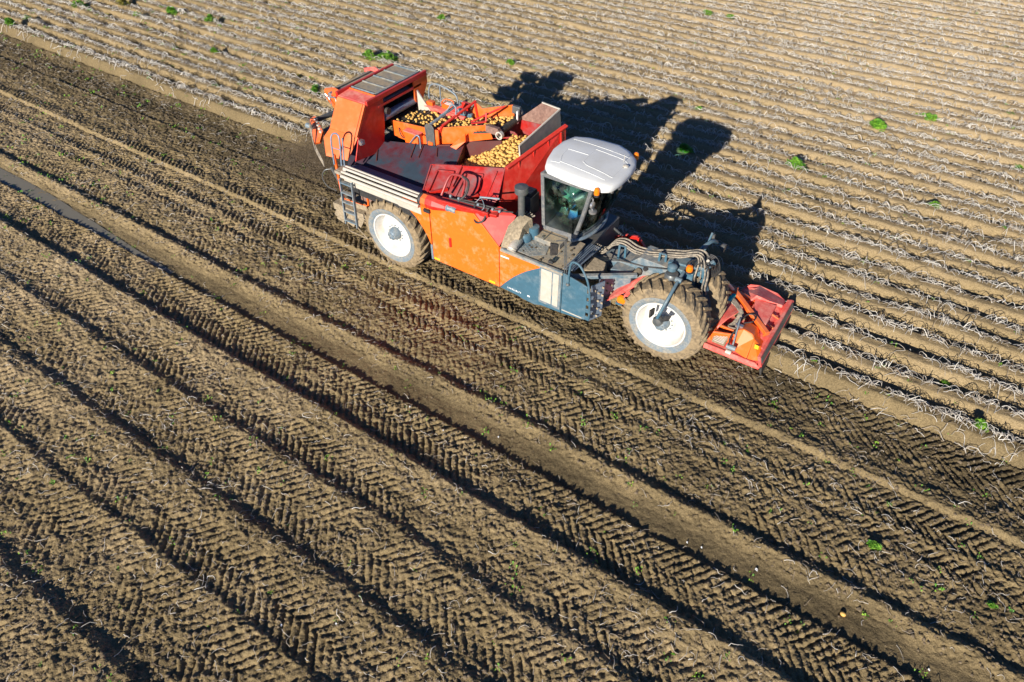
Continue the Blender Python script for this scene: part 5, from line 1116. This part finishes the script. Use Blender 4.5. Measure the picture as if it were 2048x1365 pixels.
base = [tuple(v.co) for v in PM[1].vertices]; bf = [tuple(f.vertices) for f in PM[1].polygons]
for p in rest:
    s_ = g.uniform(.07, .10); a = g.uniform(0, 6.3); ca, sa_ = math.cos(a), math.sin(a)
    b.add([(p[0] + s_ * (x * ca - y * sa_), p[1] + s_ * (x * sa_ + y * ca), p[2] + s_ * z) for x, y, z in base], bf)
# lumps below the surface close the gaps
gx = np.linspace(-3.0, -.75, 40); gy = np.linspace(-.95, 1.55, 40)
vs = [(x, y, float(heap_z(x, y)) - .04 + .02 * math.sin(x * 40) * math.cos(y * 37)) for y in gy for x in gx]
def okc(x, y): return x < A0[0] + (A1[0] - A0[0]) * (y - A0[1]) / (A1[1] - A0[1]) - .08 and y > -1.0 + (float(heap_z(x, y)) - 2.3) * .75 + .08 and not (y < -.3 and x > -1.3)
fs = [(j * 40 + i, j * 40 + i + 1, (j + 1) * 40 + i + 1, (j + 1) * 40 + i) for j in range(39) for i in range(39) if okc(gx[i + 1], gy[j]) and okc(gx[i], gy[j]) and okc(gx[i+1], gy[j+1])]
b.add(vs, fs)
o = b.build('potato_heap', M['potato'], None, smooth=True); tag(o, 'mass of yellow potatoes filling the bunker under the topmost ones', 'potatoes'); o['kind'] = 'stuff'

# ------------------------------------------------------------------ driver
import bmesh
def skin_body(name, verts, edges, radii, m, root=0, parent=None):
    me = bpy.data.meshes.new(name); me.from_pydata(verts, edges, []); o = bpy.data.objects.new(name, me); C.objects.link(o)
    if parent is not None: o.parent = parent
    sk = o.modifiers.new('skin', 'SKIN'); sk.use_smooth_shade = True
    for i, r in enumerate(radii): me.skin_vertices[0].data[i].radius = (r, r) if not isinstance(r, tuple) else r
    me.skin_vertices[0].data[root].use_root = True
    ss = o.modifiers.new('subdivision', 'SUBSURF'); ss.levels = 2; ss.render_levels = 2
    me.materials.append(m); return o
sx, sy, sz = .54, .20, 2.66    # seat centre
V = [(sx - .02, sy, sz + .05), (sx - .08, sy, sz + .25), (sx - .10, sy, sz + .45), (sx - .07, sy, sz + .56), (sx - .05, sy, sz + .66), (sx - .02, sy, sz + .76),
     (sx - .08, sy - .19, sz + .46), (sx + .02, sy - .27, sz + .22), (sx + .26, sy - .22, sz + .18), (sx + .33, sy - .19, sz + .20),
     (sx - .08, sy + .19, sz + .46), (sx + .02, sy + .27, sz + .22), (sx + .26, sy + .15, sz + .20), (sx + .33, sy + .12, sz + .21),
     (sx + .05, sy - .10, sz + .04), (sx + .42, sy - .15, sz + .06), (sx + .46, sy - .15, sz - .36), (sx + .60, sy - .15, sz - .42),
     (sx + .05, sy + .10, sz + .04), (sx + .42, sy + .13, sz + .06), (sx + .46, sy + .13, sz - .36), (sx + .60, sy + .13, sz - .42)]
E_ = [(0, 1), (1, 2), (2, 3), (3, 4), (4, 5), (2, 6), (6, 7), (7, 8), (8, 9), (2, 10), (10, 11), (11, 12), (12, 13), (0, 14), (14, 15), (15, 16), (16, 17), (0, 18), (18, 19), (19, 20), (20, 21)]
Rr = [.14, .15, .14, .06, .085, .09, .065, .05, .035, .04, .065, .05, .035, .04, .09, .065, .045, .05, .09, .065, .045, .05]
V.append((sx - .02, sy, sz + .80)); E_.append((5, 22)); Rr.append(.05)
person = skin_body('person', V, E_, Rr, M['skin'])
tag(person, 'driver in a blue shirt and dark vest seated at the wheel inside the cab', 'person')
def cloth(name, idx, radii, m):
    mp = {v: i for i, v in enumerate(idx)}
    return skin_body(name, [V[i] for i in idx], [(mp[a], mp[b_]) for a, b_ in E_ if a in mp and b_ in mp], radii, m, 0, person)
cloth('blue_shirt', [2, 6, 7, 8, 10, 11, 12], [.13, .085, .066, .048, .085, .066, .048], M['bluecloth'])
cloth('vest', [0, 1, 2], [.16, .17, .16], M['vest'])
cloth('trousers', [0, 14, 15, 16, 18, 19, 20], [.155, .105, .08, .06, .105, .08, .06], M['trousers'])
b = MB(); b.lathe([(0, .10), (.06, .09), (.10, .04), (.105, -.02), (.095, -.06)], (sx - .05, sy, sz + .74), 'z', 16, caps=False); b.build('hair', M['hair'], person, smooth=True)
hv = []; 
for s_ in (-1, 1):
    wx_, wy_, wz_ = V[9] if s_ < 0 else V[13]
    for k in range(4):
        yy = wy_ + (k - 1.5) * .020; ln = (.05, .058, .054, .044)[k]
        skin_body('finger', [(wx_ + .02, yy, wz_), (wx_ + .02 + ln * .6, yy, wz_ + .012), (wx_ + .03 + ln, yy, wz_ - .012), (wx_ + .02 + ln * .8, yy, wz_ - .03)], [(0, 1), (1, 2), (2, 3)], [.010, .0095, .009, .008], M['skin'], 0, person)
    skin_body('thumb', [(wx_, wy_ - s_ * .03, wz_), (wx_ + .03, wy_ - s_ * .055, wz_ + .0), (wx_ + .05, wy_ - s_ * .05, wz_ - .015)], [(0, 1), (1, 2)], [.012, .010, .009], M['skin'], 0, person)
b = MB()
hx, hy, hz = sx - .02, sy, sz + .72
b.hexa([(hx + .085, hy - .015, hz - .02), (hx + .085, hy + .015, hz - .02), (hx + .08, hy + .008, hz + .03), (hx + .08, hy - .008, hz + .03)], [(hx + .115, hy - .01, hz - .02), (hx + .115, hy + .01, hz - .02), (hx + .09, hy + .005, hz + .03), (hx + .09, hy - .005, hz + .03)])
for s_ in (-1, 1): b.lathe([(0, -.008), (.03, -.004), (.03, .006), (0, .008)], (hx - .01, hy + s_ * .093, hz), 'y', 10, caps=False)
b.build('nose_and_ears', M['skin'], person, smooth=True)

# ------------------------------------------------------------------ soil thrown out behind
b = MB(); tet = [(0, 0, .6), (.5, 0, -.3), (-.3, .45, -.3), (-.25, -.45, -.3)]
for k in range(26000):
    t = g.beta(1.5, 2.0); x = -6.9 - 3.9 * t + g.normal(0, .18); y = .85 + g.normal(0, .62); z = g.beta(1.3, 1.6) * (2.1 - 1.6 * t) + .01
    r = g.uniform(.010, .028) * (1.3 if g.uniform() < .1 else 1)
    zz = hpt(x, y) if k < 0 else 0
    b.add([(x + r * a, y + r * c_, z + zz + r * d) for a, c_, d in tet], [(0, 1, 2), (0, 2, 3), (0, 3, 1), (1, 3, 2)])
o = b.build('flying_soil', M['clod'], None); tag(o, 'cloud of dark crumbs of soil thrown out behind the machine', 'soil'); o['kind'] = 'stuff'

# ------------------------------------------------------------------ puddle
xs = np.arange(-34, -8.4, .12); b = MB()
def pb(x):
    wob = .10 * float(fbm(np.array(x), np.array(-4.85 * .12), .16, 2, 5)) + .05 * float(fbm(np.array(x), np.array(-4.85), .9, 2, 8))
    return -5.08 - wob, -4.50 - wob
top = []; bot = []
for x in xs:
    lo, hi = pb(x); tpr = 1 - sstep(-16, -8.5, x); c_ = lo + .12; top.append((x, c_ + (hi - .12 - c_) * tpr + .001, -.094)); bot.append((x, lo - .05, -.094))
vs = top + bot; n_ = len(top); b.add(vs, [(i, i + 1, n_ + i + 1, n_ + i) for i in range(n_ - 1)])
mw = bpy.data.materials.new('muddy_water'); mw.use_nodes = True; bs = mw.node_tree.nodes['Principled BSDF']
bs.inputs['Base Color'].default_value = (.21, .19, .145, 1); bs.inputs['Roughness'].default_value = .45; bs.inputs['IOR'].default_value = 1.33
n_t = mw.node_tree.nodes.new('ShaderNodeTexNoise'); n_t.inputs['Scale'].default_value = 9; bp = mw.node_tree.nodes.new('ShaderNodeBump'); bp.inputs['Distance'].default_value = .004; tcx = mw.node_tree.nodes.new('ShaderNodeTexCoord')
mw.node_tree.links.new(tcx.outputs['Object'], n_t.inputs[0]); mw.node_tree.links.new(n_t.outputs[0], bp.inputs['Height']); mw.node_tree.links.new(bp.outputs[0], bs.inputs['Normal'])
o = b.build('puddle', mw, None); o['kind'] = 'structure'; o['label'] = 'long strip of still muddy water lying in the sunken wheel rut'

# ------------------------------------------------------------------ weeds
def weed(px, py, r, label, yellow=False, n=None, flat=1.0):
    p = W(px, py, Z=.05); x, y = p[0], p[1]; z = hpt(x, y)
    b = MB(); st_ = MB(); n = n or int(120 + 1000 * r); rn = random.Random(int(px * 7 + py))
    lobes = [(rn.uniform(0, 6.3), rn.uniform(.35, .95)) for _ in range(5)]
    for k in range(n):
        la_, lr_ = lobes[k % 5]; a = la_ + rn.gauss(0, .42); d = r * min(1.25, abs(lr_ * rn.uniform(.15, 1.15))); h = .04 + (r * .75) * (1 - (d / r) ** 2) * rn.uniform(.15, 1.2) * flat
        cx_, cy_ = x + d * math.cos(a) * 1.15, y + d * math.sin(a) * .85; L_ = rn.uniform(.03, .06) * (1 + r * .9); th = rn.uniform(0, 6.3); w_ = L_ * .5; dr = rn.uniform(-.5, .3) * L_
        gz = z if d < .4 * r else hpt(cx_, cy_) * .5 + z * .5
        c_ = Vector((cx_, cy_, gz + h)); u = Vector((math.cos(th), math.sin(th), 0)); v_ = Vector((-math.sin(th), math.cos(th), 0))
        tl = rn.uniform(-.6, .6); v_ = v_ * math.cos(tl) + Vector((0, 0, math.sin(tl)))
        b.add([c_ - u * L_, c_ - v_ * w_ + Vector((0, 0, .01)), c_ + u * L_ + Vector((0, 0, dr)), c_ + v_ * w_ + Vector((0, 0, .01))], [(0, 1, 2, 3)])
        if k % 6 == 0: st_.tube([(x + .15 * (cx_ - x), y + .15 * (cy_ - y), z), (cx_, cy_, gz + h)], .004, 4)
    e = empty('weed', (x, y, z)); tag(e, label, 'weed', 'green weeds standing in the potato field')
    m_ = M['leafdry'] if yellow else M['leaf']
    for nm, bb_ in (('leaves', b), ('stalks', st_)):
        bb_.v = [(q[0] - x, q[1] - y, q[2] - z) for q in bb_.v]; bb_.build(nm, m_, e)
for a in [
    (772, 129, .46, 'big bright green weed right behind the roof grate of the hood'),
    (741, 126, .26, 'smaller green weed just left of the big one behind the hood grate'),
    (1748, 266, .26, 'bright green weed in the open field, left of the paler spreading one'),
    (1850, 252, .36, 'pale spreading green weed in the field near the right picture edge', False, 150, .4),
    (1585, 345, .34, 'tall dark green weed in the field above the cab shadow tip, right of it'),
    (1412, 36, .26, 'yellowish green weed at the top of the field, left of a darker one', False, 90, .5),
    (1459, 42, .20, 'dark green weed at the very top of the field beside a yellowish one'),
    (1693, 368, .13, 'small green weed just right of the tall dark green weed'),
    (1398, 227, .16, 'small green weed beside the upper tip of the bunker shadow'),
    (1250, 102, .15, 'small green weed high up the field above the machine shadow'),
    (1862, 425, .12, 'small green weed in the right part of the field at mid height'),
    (2030, 342, .20, 'bright green weed cut by the right picture edge'),
    (1887, 770, .10, 'pale green weed in the ridges above the dug strip on the right'),
    (1948, 862, .12, 'green weed on the last standing ridge beside the dug strip'),
    (1752, 1090, .07, 'green weed between the tyre tracks in the lower right, upper one'),
    (1985, 1212, .07, 'faint green weed between the tyre tracks at the lower right edge', False, 50, .5),
    (165, 22, .34, 'leafy green weed in the top left corner, tallest there'),
    (285, 40, .34, 'dark green and yellow weed near the top edge left of centre'),
    (345, 34, .26, 'dark green weed at the top edge, right of the yellow-tinged one'),
    (425, 52, .26, 'round green weed in the upper left field, above a small yellowish one'),
    (66, 48, .24, 'low green weed near the left corner on the second ridge'),
    (28, 62, .26, 'low green weed at the left picture edge just above the dug strip'),
    (432, 115, .14, 'small yellow-green weed in the upper left field below the round one'),
    (632, 188, .22, 'green weed left of the rear bracket of the machine'),
    (598, 158, .20, 'yellowish weed farther left of the rear bracket', True),
    (250, 18, .30, 'yellowed weed near the top edge between two green ones', True),
    (215, 36, .22, 'small yellowed weed in the top left corner', True),
    (885, 47, .18, 'small green weed near the top edge above the bunker'),
    (1020, 137, .15, 'small green weed left of the topmost machine shadow'),
    (1075, 108, .20, 'flat green weed right above the topmost machine shadow', False, 60, .5),
    (1365, 315, .22, 'green weed standing in the shadow of the cab')]:
    a = list(a); a[2] *= 1.25; weed(*a)
# tiny seedlings nobody could count
b = MB()
n_ = 0
for k in range(4200):
    x = g.uniform(-34, 12); y = g.uniform(-13, 31)
    if not bool(in_view(np.array([x]), np.array([y]), .2)[0]): continue
    if -7.5 < x < 6.1 and -1.7 < y < 2.0: continue
    if y < .2 and g.uniform() < .35: continue
    if y > 1.7 and g.uniform() > .35 + .6 * (x < -12): continue
    z = hpt(x, y); r = g.uniform(.015, .045) * (1.5 if x < -14 else 1)
    for q in range(int(g.integers(3, 9))):
        a = g.uniform(0, 6.3); rr_ = r * g.uniform(.5, 1.4); cx_ = x + g.normal(0, r * 1.2); cy_ = y + g.normal(0, r * 1.2); c1_, s1_ = math.cos(a), math.sin(a)
        b.add([(cx_, cy_, z + .02), (cx_ + rr_ * c1_ - rr_ * .35 * s1_, cy_ + rr_ * s1_ + rr_ * .35 * c1_, z + .035 + r * .5), (cx_ + 1.6 * rr_ * c1_, cy_ + 1.6 * rr_ * s1_, z + .03), (cx_ + rr_ * c1_ + rr_ * .35 * s1_, cy_ + rr_ * s1_ - rr_ * .35 * c1_, z + .035 + r * .6)], [(0, 1, 2, 3)])
o = b.build('seedlings', M['leaf'], None); tag(o, 'tiny green seedlings sprinkled over the whole field', 'seedlings'); o['kind'] = 'stuff'
# loose things on the soil in front
lp = [(1689, 1224, .07, 'single pale potato lying on the smooth ridge, lower right')]
for px, py, s_, lb in lp:
    p = W(px, py, Z=0); o = bpy.data.objects.new('potato', PM[2]); C.objects.link(o); z = hpt(p[0], p[1]); o.location = (p[0], p[1], z + .03); o.scale = (s_ * 1.2,) * 3; tag(o, lb, 'potato')
b = MB()
for (px, py, s_) in ((1512, 1134, .05), (1403, 1090, .03), (818, 813, .035), (995, 869, .035), (1374, 1080, .03), (885, 860, .03), (371, 321, .06), (1860, 1335, .03), (300, 320, .03), (560, 1250, .04), (670, 1248, .04)):
    p = W(px, py, Z=0); z = hpt(p[0], p[1]) + .015
    b.hexa([(p[0], p[1], z), (p[0] + s_, p[1] - s_ * .3, z), (p[0] + s_ * .9, p[1] + s_ * .5, z), (p[0] + s_ * .1, p[1] + s_ * .6, z)], [(p[0], p[1], z + .01), (p[0] + s_, p[1] - s_ * .3, z + .02), (p[0] + s_ * .9, p[1] + s_ * .5, z + .015), (p[0] + s_ * .1, p[1] + s_ * .6, z + .02)])
o = b.build('white_litter', M['white'], None); tag(o, 'white scraps and pebbles dotted over the tracked soil', 'litter'); o['kind'] = 'stuff'
